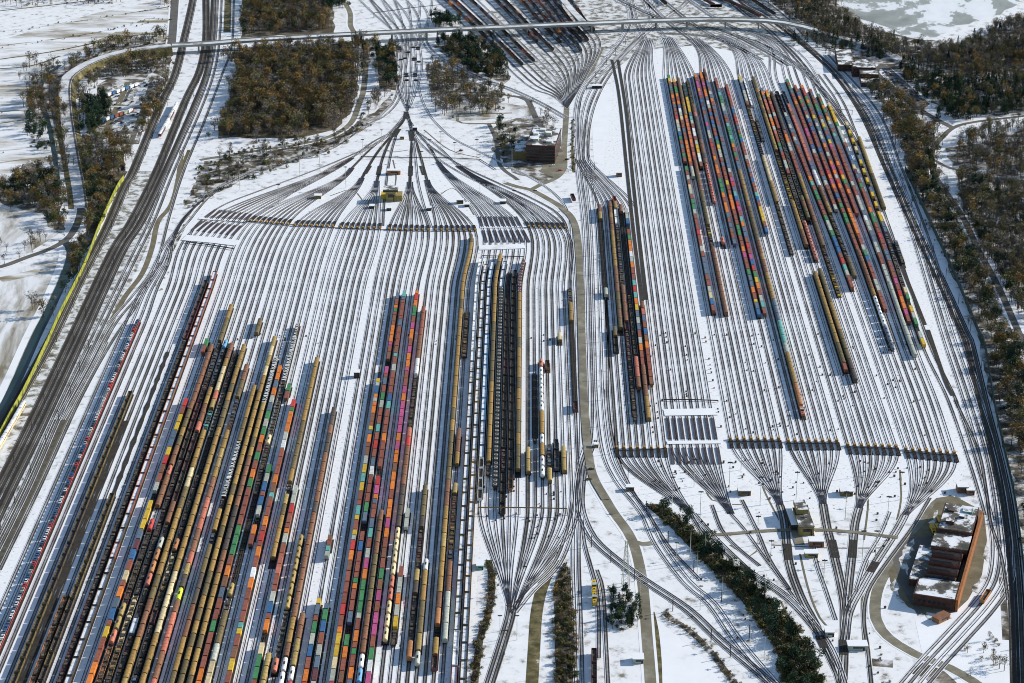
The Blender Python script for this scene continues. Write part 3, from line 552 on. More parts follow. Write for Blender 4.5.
def v_gondola(c, L):
    b = MB(); b.box(-L / 2, L / 2, -1.4, 1.4, 1.2, 1.32, P(c)); rg = random.Random(ord(c))
    for s in (-1, 1):
        b.box(-L / 2, L / 2, s * 1.4 - .05, s * 1.4 + .05, 1.33, 1.95, P(c))
        for k in range(7): b.box(-L / 2 + .8 + k * (L - 1.6) / 6 - .08, -L / 2 + .8 + k * (L - 1.6) / 6 + .08, s * 1.52 - .06, s * 1.52 + .06, 1.2, 2.9, steel)
    l = MB()
    for k in range(6):
        x = -L / 2 + .9 + k * (L - 1.4) / 6
        l.box(x, x + (L - 1.4) / 6, -1.2 + rg.random() * .5, 1.2 - rg.random() * .5, 1.33, 1.45 + rg.random() * 1.15, rg.choice([load_m, load_m, P('x'), P(c), steel, load_m]))
    return [('body', b), ('load', l), ('underframe', chassis(L)), ('bogie', bogie(-L * .33)), ('bogie', bogie(L * .33))]
def v_flat(c, L):
    b = MB(); b.box(-L / 2, L / 2, -1.3, -1.05, .98, 1.22, steel); b.box(-L / 2, L / 2, 1.05, 1.3, .98, 1.22, steel); b.box(-L / 2, L / 2, -.2, .2, .98, 1.18, steel)
    for k in range(5): x = -L / 2 + .15 + k * (L - .3) / 4; b.box(x - .12, x + .12, -1.04, 1.04, 1.0, 1.17, P('x'))
    return [('underframe', b), ('bogie', bogie(-L * .33)), ('bogie', bogie(L * .33))]
def v_transporter(c, L):
    f = MB(); f.box(-L / 2, L / 2, -1.4, 1.4, .75, .9, steel); f.box(-L / 2, L / 2, -1.4, 1.4, 2.55, 2.65, P('k' if c in 'b' else 'x'))
    g = MB()
    for s in (-1, 1):
        col = P('s') if (c == 'b' and s > 0) else P('w' if c == 'w' else c)
        g.box(-L / 2, L / 2, s * 1.46 - .05, s * 1.46 + .05, 2.4, 3.0 if (c == 'b' and s > 0) else 2.75, col)
        for k in range(8): x = -L / 2 + .3 + k * (L - .6) / 7; g.box(x - .07, x + .07, s * 1.46 - .049, s * 1.46 + .049, .9, 3.4, col)
        if c == 'w':
            for k in range(8): x = -L / 2 + .3 + k * (L - .6) / 7; g.box(x - .55, x + .55, -1.40, 1.40, 3.4, 3.5, col) if s > 0 else None
    return [('deck', f), ('side_frame', g), ('bogie', bogie(-L * .38)), ('bogie', bogie(L * .38))]
def v_hopper(c, L):
    b = MB(); b.prism([(-1.0, 1.3), (1.0, 1.3), (1.45, 2.4), (1.45, 3.6), (-1.45, 3.6), (-1.45, 2.4)], -L / 2, L / 2, P(c))
    H_ = []
    for k in range(2):
        h = MB(); H_.append(('hatch', h)); x = (-.25 + k * .5) * L; h.cyl((x, 0, 3.601), 1.25, .3, P('e'), 12); h.cyl((x, 0, 3.902), .75, .12, P('d'), 10)
    return [('body', b)] + H_ + [('underframe', chassis(L)), ('bogie', bogie(-L * .3)), ('bogie', bogie(L * .3))]
def v_container(c, L):
    b = MB(); w = 2.44; p = P(c); H = 2.6
    b.box(-L / 2 + .1, L / 2 - .1, -w / 2 + .06, w / 2 - .06, .1, H - .04, p)
    for sx in (-1, 1):
        for sy in (-1, 1): x = sx * (L / 2 - .1); y = sy * (w / 2 - .09); b.box(x - .1, x + .1, y - .09, y + .09, 0, H, p)
    for sy in (-1, 1): y = sy * (w / 2 - .06); b.box(-L / 2 + .2, L / 2 - .2, y - .05, y + .05, H - .14, H - .001, p); b.box(-L / 2 + .2, L / 2 - .2, y - .05, y + .05, .001, .14, p)
    for k in range(int(L / 1.5)): x = -L / 2 + .7 + k * 1.5; b.box(x - .25, x + .25, -w / 2 + .03, w / 2 - .03, .15, H - .02, p)
    d = MB(); d.box(-L / 2 + .02, -L / 2 + .09, -1.05, -.02, .15, H - .15, p); d.box(-L / 2 + .02, -L / 2 + .09, .02, 1.05, .15, H - .15, p)
    for y in (-.75, -.3, .3, .75): d.bar((-L / 2 - .01, y, .2), (-L / 2 - .01, y, H - .2), .03, steel)
    return [('body', b), ('door', d)]
def v_car(c, L):
    b = MB(); b.prism([(-.86, .3), (.86, .3), (.88, .85), (-.88, .85)], -2.1, 2.1, P(c))
    g = MB(); i = 0; g.v = [(-1.5, -.8, .851), (1.1, -.8, .851), (1.1, .8, .851), (-1.5, .8, .851), (-1.0, -.62, 1.42), (.4, -.62, 1.42), (.4, .62, 1.42), (-1.0, .62, 1.42)]
    k = g.m(glass); t = g.m(P(c)); g.f = [(4, 5, 6, 7), (0, 1, 5, 4), (1, 2, 6, 5), (2, 3, 7, 6), (3, 0, 4, 7)]; g.mi = [t, k, k, k, k]
    W_ = []
    for x in (-1.3, 1.3):
        for y in (-.8, .8): wl = MB(); wl.box(x - .3, x + .3, y - .1, y + .1, 0, .58, steel); W_.append(('wheel', wl))
    return [('body', b), ('cabin', g)] + W_
def v_loco(c, L):
    b = MB(); b.box(-L / 2, L / 2, -1.2, 1.2, 1.2, 2.9, P(c)); b.box(-L / 2, L / 2, -1.45, 1.45, .95, 1.19, steel)
    k = MB(); k.box(-1.4, 1.4, -1.45, 1.45, 1.21, 4.1, P(c), P('e')); g = MB()
    for s in (-1, 1): g.box(s * 1.43 - .02, s * 1.43 + .02, -1.1, 1.1, 3.0, 3.8, glass); g.box(-1.1, 1.1, s * 1.48 - .02, s * 1.48 + .02, 3.0, 3.8, glass)
    h = MB(); h.cyl((L * .3, 0, 2.9), .3, .5, steel, 8); h.cyl((-L * .3, 0, 2.9), .5, .2, steel, 8)
    return [('body', b), ('cab', k), ('window', g), ('exhaust', h), ('bogie', bogie(-L * .32)), ('bogie', bogie(L * .32))]
def v_coach(c, L):
    b = MB(); b.box(-L / 2, L / 2, -1.42, 1.42, 1.0, 3.7, P(c)); r = MB(); _, roof = arch(2.84, 0, 3.7, 4.15); r.prism(roof, -L / 2, L / 2, load_snow)
    g = MB()
    for s in (-1, 1):
        for k in range(8): x = -L / 2 + 1.6 + k * (L - 3.2) / 7; g.box(x - .8, x + .8, s * 1.44 - .02, s * 1.44 + .02, 2.2, 3.2, glass)
    return [('body', b), ('roof', r), ('window', g), ('bogie', bogie(-L * .36)), ('bogie', bogie(L * .36))]
KIND = {'c': (v_covered, 13.4, 'covered_wagon', 'covered wagon', '{c} covered wagon'), 'C': (v_covered, 17.4, 'covered_wagon', 'covered wagon', 'long {c} covered wagon'),
        't': (v_tank, 14.2, 'tank_wagon', 'tank wagon', '{c} tank wagon'), 'o': (v_open, 18.2, 'open_wagon', 'open wagon', '{c} snowy open wagon'),
        'O': (lambda c, L: v_open(c, L, load_m), 14.0, 'open_wagon', 'open wagon', '{c} scrap wagon'),
        'g': (v_gondola, 17.0, 'stake_wagon', 'stake wagon', '{c} stake wagon'), 'f': (v_flat, 13.6, 'flat_wagon', 'flat wagon', 'empty flat wagon'),
        'a': (v_transporter, 26.0, 'car_transporter_wagon', 'car transporter', '{c} car transporter wagon'), 'h': (v_hopper, 11.5, 'hopper_wagon', 'hopper wagon', '{c} hopper wagon'),
        'K': (v_container, 6.06, 'shipping_container', 'container', 'short {c} container'), 'k': (v_container, 12.19, 'shipping_container', 'container', 'long {c} container'),
        'v': (v_car, 4.3, 'car', 'car', '{c} car'), 'L': (v_loco, 13.5, 'locomotive', 'locomotive', '{c} locomotive'), 'P': (v_coach, 25.5, 'railcar', 'railcar', '{c} railcar')}
BUILT = {}
def parts_of(k, c):
    if (k, c) not in BUILT: BUILT[(k, c)] = KIND[k][0](c, KIND[k][1])
    return BUILT[(k, c)]
MESHES = {}
def meshes_of(k, c):
    if (k, c) not in MESHES: MESHES[(k, c)] = [(n, b.mesh(n)) for n, b in parts_of(k, c) if b.f]
    return MESHES[(k, c)]
ITEMS = {}      # kind name -> [(distance, k, c, loc, rz, label, group)]
def put(k, c, loc, rz, label, group):
    d = math.dist(loc, (0, 0, CAM_H)); ITEMS.setdefault(KIND[k][2], []).append((d, k, c, loc, rz, label, group))
def ordn(n): return '%d%s' % (n, 'th' if 10 <= n % 100 <= 20 else {1: 'st', 2: 'nd', 3: 'rd'}.get(n % 10, 'th'))
# a train: (yard, photo x, y of its far end, [(kind, colours, y where this section ends)...])
TR = []
def T(yard, x, y, *segs): TR.append((yard, x, y, segs))
B = 705
T('L', 141.7, 320, ('a', 'b', B))
T('L', 129, 392, ('O', 'v', 500), ('O', 'xv', B))
T('L', 116, 494, ('O', 'vx', B))
T('L', 71, 593, ('g', 'a', B))
T('L', 205.5, 281, ('O', 'x', 305), ('O', 'h', 340), ('g', 'xdxh', B))
T('L', 215.6, 272, ('o', 'r', 350), ('o', 'nrx', B))
T('L', 204.7, 340, ('k', 'gr', 352), ('_', '', 400), ('k', 'sryykky', 462), ('k', 'nre_yyykhbrcRokbRyor', 640), ('k', 'rro', B))
T('L', 209, 346, ('c', 'nn', 378), ('c', 'nnvmn', 462), ('t', 'q', 474), ('c', 'n', 508), ('_', '', 520), ('t', 's', 535), ('g', 'xvh', 607), ('t', 'yq', 640), ('g', 'avx', B))
T('L', 228.7, 306, ('c', 'mv', 345), ('g', 'dkh', 400), ('O', 'hx', 460), ('g', 'xd', 600), ('g', 'cmx', B))
T('L', 223.7, 341, ('t', 'z', 348), ('g', 'kd', 390), ('c', 'mn', 420), ('c', 'q', 430), ('O', 'hx', 500), ('c', 'n', 525), ('g', 'xh', 532), ('t', 'eaa', 572), ('t', 'qs', 592), ('g', 'dx', 625), ('o', 'k', 642), ('g', 'hxk', B))
T('L', 228.7, 344.6, ('c', 'nm', 368), ('c', 'ccq', 398), ('c', 'y', 410), ('g', 't', 432), ('c', 'm', 470), ('c', 'cv', 505), ('c', 'mmv', 600), ('c', 'nmy', B))
T('L', 232, 352, ('g', 'de', 440), ('f', 'd', 475), ('g', 'd', 540), ('t', 'a', 552), ('g', 'cmv', 605), ('O', 'h', 618), ('g', 'dk', B))
T('L', 242, 346, ('c', 'mvm', 480), ('c', 'mmm', 570), ('c', 'ccc', 632), ('c', 'mv', B))
T('L', 242, 366, ('c', 'nv', 395), ('g', 'kn', 430), ('c', 'myc', 478), ('c', 'nqqnq', 560), ('c', 'yz', 575), ('c', 'xn', 592), ('t', 'l', 602), ('c', 'nqqqnnqrq', B))
T('L', 251.5, 387, ('C', 'mv', 447), ('a', 'w', 492), ('g', 'd', 508), ('c', 'm', 527), ('g', 'k', 540), ('C', 'v', 580), ('C', 'xn', 640), ('C', 'mv', B))
T('L', 262, 320, ('c', 'v', 332), ('_', '', 333))
T('L', 275.6, 338, ('C', 'cy', 375), ('c', 'mmv', B))
T('L', 278, 358, ('a', 'w', 402), ('c', 'yz', 412), ('c', 'mv', 460), ('c', 'nxn', 580), ('c', 'mv', B))
T('L', 282, 367, ('k', 'ookoekgegorgrogrrrrgggronkrrgr', B))
T('L', 289, 324, ('a', 'n', 340), ('a', 'w', 386), ('g', 'e', 432), ('t', 'c', 440), ('g', 'x', 500), ('f', 'd', 588), ('t', 'y', 602), ('g', 'w', 614), ('C', 'v', 640), ('C', 'e', 668), ('k', 'cc', B))
T('L', 291.6, 385, ('k', 'g', 396), ('_', '', 466), ('k', 'gebRbe_or', 543))
T('L', 297, 401, ('k', 'sGOooewrrronTrroRsRork', 566), ('k', 'worrrTYrnyrn', B))
T('L', 293, 487, ('k', 'eesrROerq', 573), ('k', 'rRebRo_cggrg', B))
T('L', 322, 359, ('C', 'mv', 480), ('g', 'e', 492), ('c', 'yv', 520), ('C', 'm', 566))
T('L', 262, 655, ('c', 'y', B))
T('L', 297.7, 536, ('t', 'y', 611), ('g', 'e', 652), ('t', 'qc', 680))
T('L', 337, 409, ('c', 'xnnn', 590), ('c', 'nma', 654), ('t', 'wq', B))
T('L', 305, 615, ('c', 'n', 640), ('c', 'y', 662), ('t', 'wsw', B))
T('L', 332, 537, ('K', 'nrte', 557), ('_', '', 600), ('k', 'YkRgebroskb', B))
T('L', 329, 605, ('k', 'Kgbrekhee', B))
T('L', 375, 380, ('k', 'YEbOEOonRYKoRneytyrRtYrYEsonrr', 580), ('k', 'rrsrOyycesr', B))
T('L', 395.5, 294, ('k', 'krOGRnRoOoPrn_pRkrgerrtrsrkwrrrgk_rbrr', 573), ('k', 'RGOrrk_gornkr', B))
T('L', 407, 292, ('k', 'tKRrrRkrrrnTrerrrbtrrrorrr_spOKRrkt', 560), ('k', 'pogggEroRGrok', B))
T('L', 383, 512, ('c', 'nvn', 654), ('t', 'w', 668), ('t', 'z', B))
T('L', 419.4, 292, ('k', 'OsogGrpOorpooPrrpoppppopOonowoprwop', 480), ('k', 'oroopornrgnprpprgwp', B))
T('L', 426.5, 308, ('c', 'rn', 345), ('c', 'nw', 378), ('g', 'xv', 430), ('c', 'qs', 445), ('c', 'nx', 525), ('t', 'ccqcc', 648))
T('L', 409, 510, ('k', 'ee_', 528), ('_', '', 568), ('k', 'reEoeyb', 632), ('g', 'x', 645))
T('L', 427, 487, ('c', 'v', 500), ('c', 'vx', 525), ('g', 'hv', 565), ('c', 'yx', 590), ('g', 'x', 636), ('C', 'a', 655))
T('L', 427, 560, ('t', 'w', 572), ('C', 'mvy', 645), ('t', 'e', 656))
T('L', 470, 236, ('C', 'mmmv', 480), ('C', 'nmym', 600), ('C', 'na', 622), ('f', 'd', 637), ('C', 'm', 658), ('O', 'h', 672))
T('L', 466, 310, ('g', 'vm', 360), ('_', '', 430), ('C', 'nm', 468), ('_', '', 485), ('c', 'y', 498), ('g', 'nmk', 560), ('C', 'n', 592), ('C', 'ee', 640))
T('L', 480.8, 259, ('o', 'wwe', 360), ('o', 'v', 570), ('o', 'vwr', B))
T('L', 486.3, 265, ('o', 'vv', 320), ('o', 'vm', 590), ('o', 'vxv', B))
T('L', 493, 262, ('o', 'kz', 420), ('o', 'k', 460), ('O', 'w', 496))
T('L', 499, 255.5, ('C', 'mvm', 462), ('g', 'x', 463))
T('L', 504, 262, ('o', 'k', 292), ('h', 'd', 487))
T('L', 510, 271, ('f', 'd', 300), ('O', 'xx', 360), ('O', 'h', 374), ('O', 'dx', 450), ('g', 'h', 470), ('O', 'd', 511))
T('L', 515.5, 271, ('O', 'd', 398), ('O', 'xd', 480), ('O', 'n', 491))
T('L', 522.5, 260, ('h', 'h', 296), ('C', 'mmv', 476))
T('L', 529, 449, ('C', 'y', 475))
T('L', 535.5, 372, ('f', 'd', 440))
T('L', 542.5, 360, ('t', 'q', 370), ('t', 'w', 408), ('C', 'm', 433), ('t', 'w', 444), ('C', 'm', 460), ('t', 'w', 475))
T('L', 549, 361, ('O', 'n', 372), ('_', '', 446), ('g', 'k', 465), ('C', 'y', 475))
T('L', 557, 440, ('O', 'dk', 472))
T('L', 565, 448, ('C', 'y', 472))
T('L', 571, 287, ('g', 'e', 308), ('C', 'm', 325), ('f', 'd', 400), ('O', 'h', 410))
T('L', 561, 334, ('c', 'c', 343))
# right yard
T('R', 597.4, 206, ('C', 'ny', 220), ('f', 'd', 292), ('c', 'e', 298))
T('R', 613, 328, ('C', 'v', 342), ('O', 'd', 351))
T('R', 608, 203, ('c', 'nm', 266), ('C', 'nv', 320), ('C', 'vn', 334))
T('R', 612.3, 197, ('O', 's', 204), ('C', 'm', 211), ('o', 'e', 228), ('g', 'xke', 286), ('C', 'n', 318), ('O', 'h', 331), ('g', 'hxv', 417))
T('R', 618.4, 206, ('C', 'n', 215), ('f', 'd', 295), ('g', 'd', 362), ('C', 'qn', 388))
T('R', 625, 210, ('k', 'eeb_rgooweorrtstoykekre', 350), ('k', 'rr', 362), ('C', 'nm', 420))
T('R', 640, 303, ('c', 'n', 309), ('k', 'qkrbnorr', 382))
F_ = 'rrongtekborry'
def rnd(n, pal, seed):
    rg = random.Random(seed); return ''.join(rg.choice(pal) for _ in range(n))
T('R', 667.5, 76, ('k', 'gyrkGnorOkrrsceebgrkrgr_grercergge', 286), ('k', 'ecbr', 313))
T('R', 673, 80, ('k', 'yrggorokwec', 168), ('c', 'e', 176))
T('R', 678, 79, ('c', 'nvm', 116), ('k', 'oqoqoqoq', 160), ('c', 'nv', 227), ('g', 'yv', 250), ('c', 'n', 314))
T('R', 683, 83, ('g', 'tk', 100), ('k', 'yyyykterww', 168))
T('R', 688, 80, ('g', 'ng', 104), ('c', 'nq', 118), ('c', 'xn', 165), ('t', 'qqq', 202), ('_', '', 238), ('t', 'q', 246))
T('R', 694, 75, ('k', 'orppopnbhkrk', 130), ('k', 'eersrronoorg', 236), ('k', 'r', 243))
T('R', 700, 73, ('k', 'oorprookwerbrbk', 140), ('k', 'gyeerkrrryrroo', 228), ('k', 'ggrropr', 270), ('k', 'gkkorYkb', 318))
T('R', 704, 70, ('c', 'nx', 76), ('k', rnd(12, 'rneokr', 3), 172), ('k', 'rpsktbsprtokkr', 250), ('k', 'rpbsgyor', 290), ('k', 'retr', 312))
T('R', 714.7, 79, ('k', 'rrrktgge', 122), ('k', rnd(9, 'grgot', 5), 170), ('c', 'mv', 240), ('c', 'nm', 300), ('c', 'kt', 342), ('C', 'em', 352), ('C', 'ma', 410), ('L', 'q', 418))
T('R', 725.5, 85, ('k', rnd(10, 'rkrsrb', 6), 130), ('k', 'rgbrr', 172), ('k', 'rbrrtbryy', 232))
T('R', 739.6, 77, ('k', 'yekkee', 106), ('g', 'mb', 160), ('C', 'cm', 200), ('g', 'vx', 256))
T('R', 744.5, 79, ('o', 'w', 106), ('_', '', 118), ('g', 'k', 140))
T('R', 753, 78, ('c', 'vm', 150), ('g', 'my', 200), ('C', 'mn', 248))
T('R', 760, 89, ('k', 'kokqqqneo', 140), ('k', rnd(8, 'ergkr', 8), 172), ('g', 'e', 222), ('t', 'qqqqqq', 262), ('_', '', 270), ('C', 'vm', 335), ('C', 'vx', 385))
T('R', 766.6, 91, ('k', 'oyrqrrer', 130), ('g', 'wwe', 196), ('c', 'nv', 222))
T('R', 772, 93, ('C', 'x', 130), ('k', rnd(6, 'reor', 9), 172), ('c', 'mnv', 250), ('g', 'vy', 298))
T('R', 778, 92, ('O', 'd', 112), ('k', 'ekkekrek', 172), ('k', 'rotrggrrrgeegb', 256), ('k', 'rsterr', 290))
T('R', 783, 92, ('O', 'k', 105), ('k', 'qqnqqqqqq', 172), ('c', 'wnm', 214), ('g', 'v', 262), ('c', 'v', 275))
T('R:E3', 786.5, 80, ('k', 'grgkrronr', 130), ('k', 'pprrberr', 172), ('k', 'rkern', 212))
T('R:E4', 794, 86, ('k', 'rrbogrkrebr', 150), ('k', 'bnrrrsoporbrgrg', 250), ('c', 'nm', 300), ('t', 'wkk', 349))
T('R:E5', 803, 86, ('k', 'orsgogrrykeke', 145), ('k', 'orenopoesorrr', 235), ('k', 'rregbrrr', 312))
T('R:E6', 808, 90, ('k', 'rknrggbreykkr', 130), ('k', 'rbyprrrorsyyrb', 176), ('k', 'ygrorrr', 212))
T('R:E7', 815, 95, ('k', 'grgogryekrt', 145), ('k', 'rrrr', 196), ('k', 'eeekwe', 282), ('C', 'e', 353))
T('R:E8', 826, 104, ('k', 'cyyyyge', 150), ('k', 'kbkchkrgrrrroggrrs', 275), ('k', 'rprsoo', 321))
T('R:X1', 845, 123, ('k', 'c_y_y_c_k', 160), ('k', 'y_y_y_ky_y_y', 233), ('g', 'ke', 290), ('k', 'cg_yeg_eyy', 344))
T('R:X2', 855, 138, ('C', 'iv', 210), ('_', '', 240), ('g', 'kd', 266))
T('R:D4', 790, 273, ('C', 'mm', 343), ('C', 'v', 360), ('k', 're', 372))
def place_trains():
    yards = {'L': 'left yard', 'R': 'right yard'}; res = []
    for tr in TR:
        yard, x, y, segs = tr; yard, _, tid = yard.partition(':'); X, Y, _ = G(x, y, 2.6); best = None
        Yn = G(x, max(s[2] for s in segs), 2.6)[1]
        for t in YARD[yard]:
            tx = float(np.interp(Y, t['Y'], t['X'])); d = abs(tx - X) if t.get('id') != tid else -200
            if any(not (Y < a or Yn > b) for a, b in t['occ']): d += 100
            if best is None or d < best[0]: best = (d, t, tx)
        if best[0] > 6: print('NO TRACK', tr[:3], best[0]); 
        best[1]['occ'].append((Yn, Y)); res.append([yard, best[1], Y, segs, best[2], float(np.interp(1150 if yard == 'L' else 1500, best[1]['Y'], best[1]['X']))])
    for yd in 'LR':
        for r_, e in enumerate(sorted([e for e in res if e[0] == yd], key=lambda e: (e[5], -e[2]))): e.append(r_ + 1)
    for ti, (yard, t, Y, segs, _, _, rank) in enumerate(res):
        rg = random.Random(ti * 17 + 3); nw = nc = nv = 0
        tn = 'of %s train from left, %s' % (ordn(rank), yards[yard]); grp = 'goods trains in the %s' % yards[yard]
        def at(Y_):
            a = float(np.interp(Y_, t['Y'], t['X'])); b = float(np.interp(Y_ - 5, t['Y'], t['X'])); return a, math.atan2(-5, b - a)
        ys = np.arange(Y + 1, G(512, segs[-1][2], 2.6)[1] - 1, -9.0)
        gaps = []; y_ = Y
        for kd_, _, yt_ in segs:
            ye_ = G(512, yt_, 2.6)[1]
            if kd_ == '_': gaps.append((ye_, y_))
            y_ = ye_
        runs = [[]]
        for yy in ys:
            if any(a < yy < b for a, b in gaps): runs.append([]) if runs[-1] else None
            else: runs[-1].append(Vector((float(np.interp(yy, t['Y'], t['X'])), float(yy))))
        for q in runs:
            if len(q) > 2: ribbon('bare_ballast', q, lambda t_, k=rg.uniform(3.9, 4.6): k, 0.29 + .001 * (ti % 9), ballast)  # snow-free bed under the train, widened and darkened to paint in shade beside it
        Yc = Y
        for kind, cols, yto in segs:
            if kind in 'cCt': cols = cols.replace('y', 'i')
            Ye = G(512, yto, 2.6)[1]
            if kind == '_': Yc = Ye; continue
            if kind == 'k' or kind == 'K':
                ci = 0; queue = list(cols); c = 'r'
                while Yc - Ye > 5:
                    if ci < len(queue): c = queue[ci]
                    elif rg.random() < .4 and c != '_': pass
                    else: c = rg.choice([q for q in cols if q != '_'] + list('rrknrerk'))
                    ci += 1
                    if c == '_': Yc -= 13; nc += 0; nw += 1; a, r_ = at(Yc + 6.5); put('f', 'd', (a, Yc + 6.5, .42), r_, 'empty flat wagon, %s from far end %s' % (ordn(nw), tn), grp); continue
                    kk = 'K' if (c.isupper() or kind == 'K') else 'k'; Lw = 6.8 if kk == 'K' else 13.1; nc += 1
                    a, r_ = at(Yc - Lw / 2); nm = PAL[c.lower()][1]
                    put(kk, c.lower(), (a, Yc - Lw / 2, 1.66), r_, '%s %s container, %s from far end %s' % ('short' if kk == 'K' else 'long', nm, ordn(nc), tn), 'containers on the trains in the %s' % yards[yard])
                    if kk == 'k' or True:
                        if kk == 'k': nw += 1; put('f', 'd', (a, Yc - Lw / 2, .42), r_, 'flat under %s container, %s from far end %s' % (nm, ordn(nc), tn), grp); half = 0
                        else:
                            half = 1 if not locals().get('half') else 0
                            if half: nw += 1; a2, r2 = at(Yc - 6.7); put('f', 'd', (a2, Yc - 6.7, .42), r2, 'flat under %s container, %s from far end %s' % (nm, ordn(nc), tn), grp)
                    Yc -= Lw * math.sin(-r_) * 1.0
                continue
            Lk = KIND[kind][1] + 1.1; run = 0; c = cols[0]; ci = 0
            nsec = max(1, int((Yc - Ye) / Lk + .5)); per = max(1, nsec / max(1, len(cols)))
            for j in range(nsec):
                c = cols[min(len(cols) - 1, int(j / per))] if rg.random() < .8 else rg.choice(cols)
                nw += 1; a, r_ = at(Yc - Lk / 2); nm = PAL[c][1]
                put(kind, c, (a, Yc - Lk / 2, .42), r_, (KIND[kind][4].format(c=nm) if kind != 'f' else 'empty flat wagon') + ', %s from far end %s' % (ordn(nw), tn), grp)
                if kind == 'a':      # cars on both decks
                    for dk, zz in ((0, 1.33), (1, 3.08)):
                        if dk == 0 and c != 'b': continue
                        for q in range(5):
                            cc = rg.choice('wwwkbdes') if c == 'b' else rg.choice('wwe'); nv += 1
                            off = (q - 2) * 5.1; aa, rr = at(Yc - Lk / 2 - off)
                            put('v', cc, (aa, Yc - Lk / 2 - off, zz), rr, '%s car, %s from far end %s' % (PAL[cc][1], ordn(nv), tn), 'new cars on the car transporter trains')
                Yc -= Lk * math.sin(-r_)
place_trains()
# far yard: mostly dark trains, orange and red wagons among them
for k, st in enumerate(FAR):
    rg = random.Random(50 + k)
    if k in (0, 3, 5, 6, 9, 15): continue
    Y = np.array([p.y for p in st]); X = np.array([p.x for p in st]); o = np.argsort(Y); Y = Y[o]; X = X[o]
    y0 = 62 - k * 1.3 + rg.uniform(-12, 6); y1 = -12
    Yc = G(512, y0, 2)[1]; Ye = min(G(512, y1, 2)[1], Y[-1]); n = 0
    while Yc < Ye:
        a = float(np.interp(Yc, Y, X)); b = float(np.interp(Yc + 8, Y, X)); L_ = 14.5; ang = math.atan2(8, b - a); n += 1
        c = rg.choice('ddxxdkhxdr' if rg.random() < .8 else 'oqrk'); kd = rg.choice('OOcO') if rg.random() < .85 else 'c'
        xx, yy = a + (b - a) / 8 * (L_ / 2 * math.sin(ang)), Yc + L_ / 2 * math.sin(ang)
        put(kd, c, (xx, yy, .42), ang, KIND[kd][4].format(c=PAL[c][1]) + ', %s from near end, %s track of the far yard' % (ordn(n), ordn(k + 1)), 'wagons in the far yard beyond the viaduct')
        Yc += (L_ + .8) * math.sin(ang)
# trains on the main lines
def main_train(L, s0, n, kind, cols, what, step=None, z=.42):
    pts = smooth_line(pxl(L)); D = [0]
    for a, b in zip(pts, pts[1:]): D.append(D[-1] + (b - a).length)
    X = [p.x for p in pts]; Y = [p.y for p in pts]; st = step or KIND[kind][1] + .9
    for k in range(n):
        s = s0 + k * st; a = Vector((np.interp(s, D, X), np.interp(s, D, Y))); b = Vector((np.interp(s + 2, D, X), np.interp(s + 2, D, Y)))
        r_ = math.atan2(b.y - a.y, b.x - a.x); c = cols[k % len(cols)]
        put(kind, c, (a.x, a.y, z), r_, '%s %s, %s from the front of the %s' % (PAL[c][1], KIND[kind][3], ordn(k + 1), what), 'trains on the main lines')
main_train([(20, 414), (-30, 500)], 0, 5, 'P', 'c', 'train leaving the frame at the left')
main_train([(162, 134), (171, 118), (180, 100)], 0, 4, 'P', 'hw', 'train near the rest area')
main_train([(594.5, 604), (594, 588)], 2, 2, 'L', 'y', 'pair beside the main yard road', z=.5)
main_train([(594, 660), (594, 690)], 0, 3, 'O', 'h', 'short rake at the bottom centre')
main_train([(696, -3), (716, 8)], 0, 6, 'c', 'h', 'dark red train beyond the viaduct')
main_train([(722, 0), (760, 18), (786, 36)], -30, 9, 'c', 'xdh', 'dark train right of the red one beyond the viaduct')
main_train([(664, 4), (650, -8)], 0, 5, 'O', 'dax', 'dark rake above the viaduct centre')
main_train([(750, 0), (778, 18)], -20, 7, 'O', 'dx', 'second dark train beyond the viaduct')
main_train([(573, 200), (576, 207)], 0, 1, 'O', 'h', 'spur by the road bend')
main_train([(985, 600), (975, 615)], 0, 1, 'O', 'a', 'spur by the loop')
for nm in list(ITEMS):
    L = sorted(ITEMS[nm], key=lambda e: e[0]); vis = []
    for e in L:
        x, y = proj(*e[3]); 
        if -25 < x < 1049 and -15 < y < 720: vis.append(e)
    near, far = vis[:299], vis[299:]
    cat = KIND[near[0][1]][3]
    for d, k, c, loc, rz, lab, grp in near:
        r = empty(nm, loc, rz, label=lab, cat=cat, group=grp)
        for pn, me in meshes_of(k, c):
            if (d > 1500 and pn in ('bogie', 'door')) or (d > 1180 and pn == 'wheel'): continue
            add(pn, me, None, r)
    if far:
        V = []; Fc = []; MI = []; mats = []; vo = 0
        for d, k, c, loc, rz, lab, grp in far:
            co, si = math.cos(rz), math.sin(rz)
            for pn, b in parts_of(k, c):
                if pn in ('bogie', 'door', 'wheel') or not b.f: continue
                v = np.array(b.v); V.append(np.stack([loc[0] + v[:, 0] * co - v[:, 1] * si, loc[1] + v[:, 0] * si + v[:, 1] * co, loc[2] + v[:, 2]], 1))
                idx = []
                for m_ in b.mats:
                    if m_ not in mats: mats.append(m_)
                    idx.append(mats.index(m_))
                Fc += [tuple(i + vo for i in f) for f in b.f]; MI += [idx[i] for i in b.mi]; vo += len(v)
        o = add(nm + '_rows', mesh(nm + '_rows', np.concatenate(V).tolist(), Fc, mats, MI))
        tag(o, 'mass of distant %ss standing in long rows in the far part of the yards' % cat, cat, None, 'stuff')
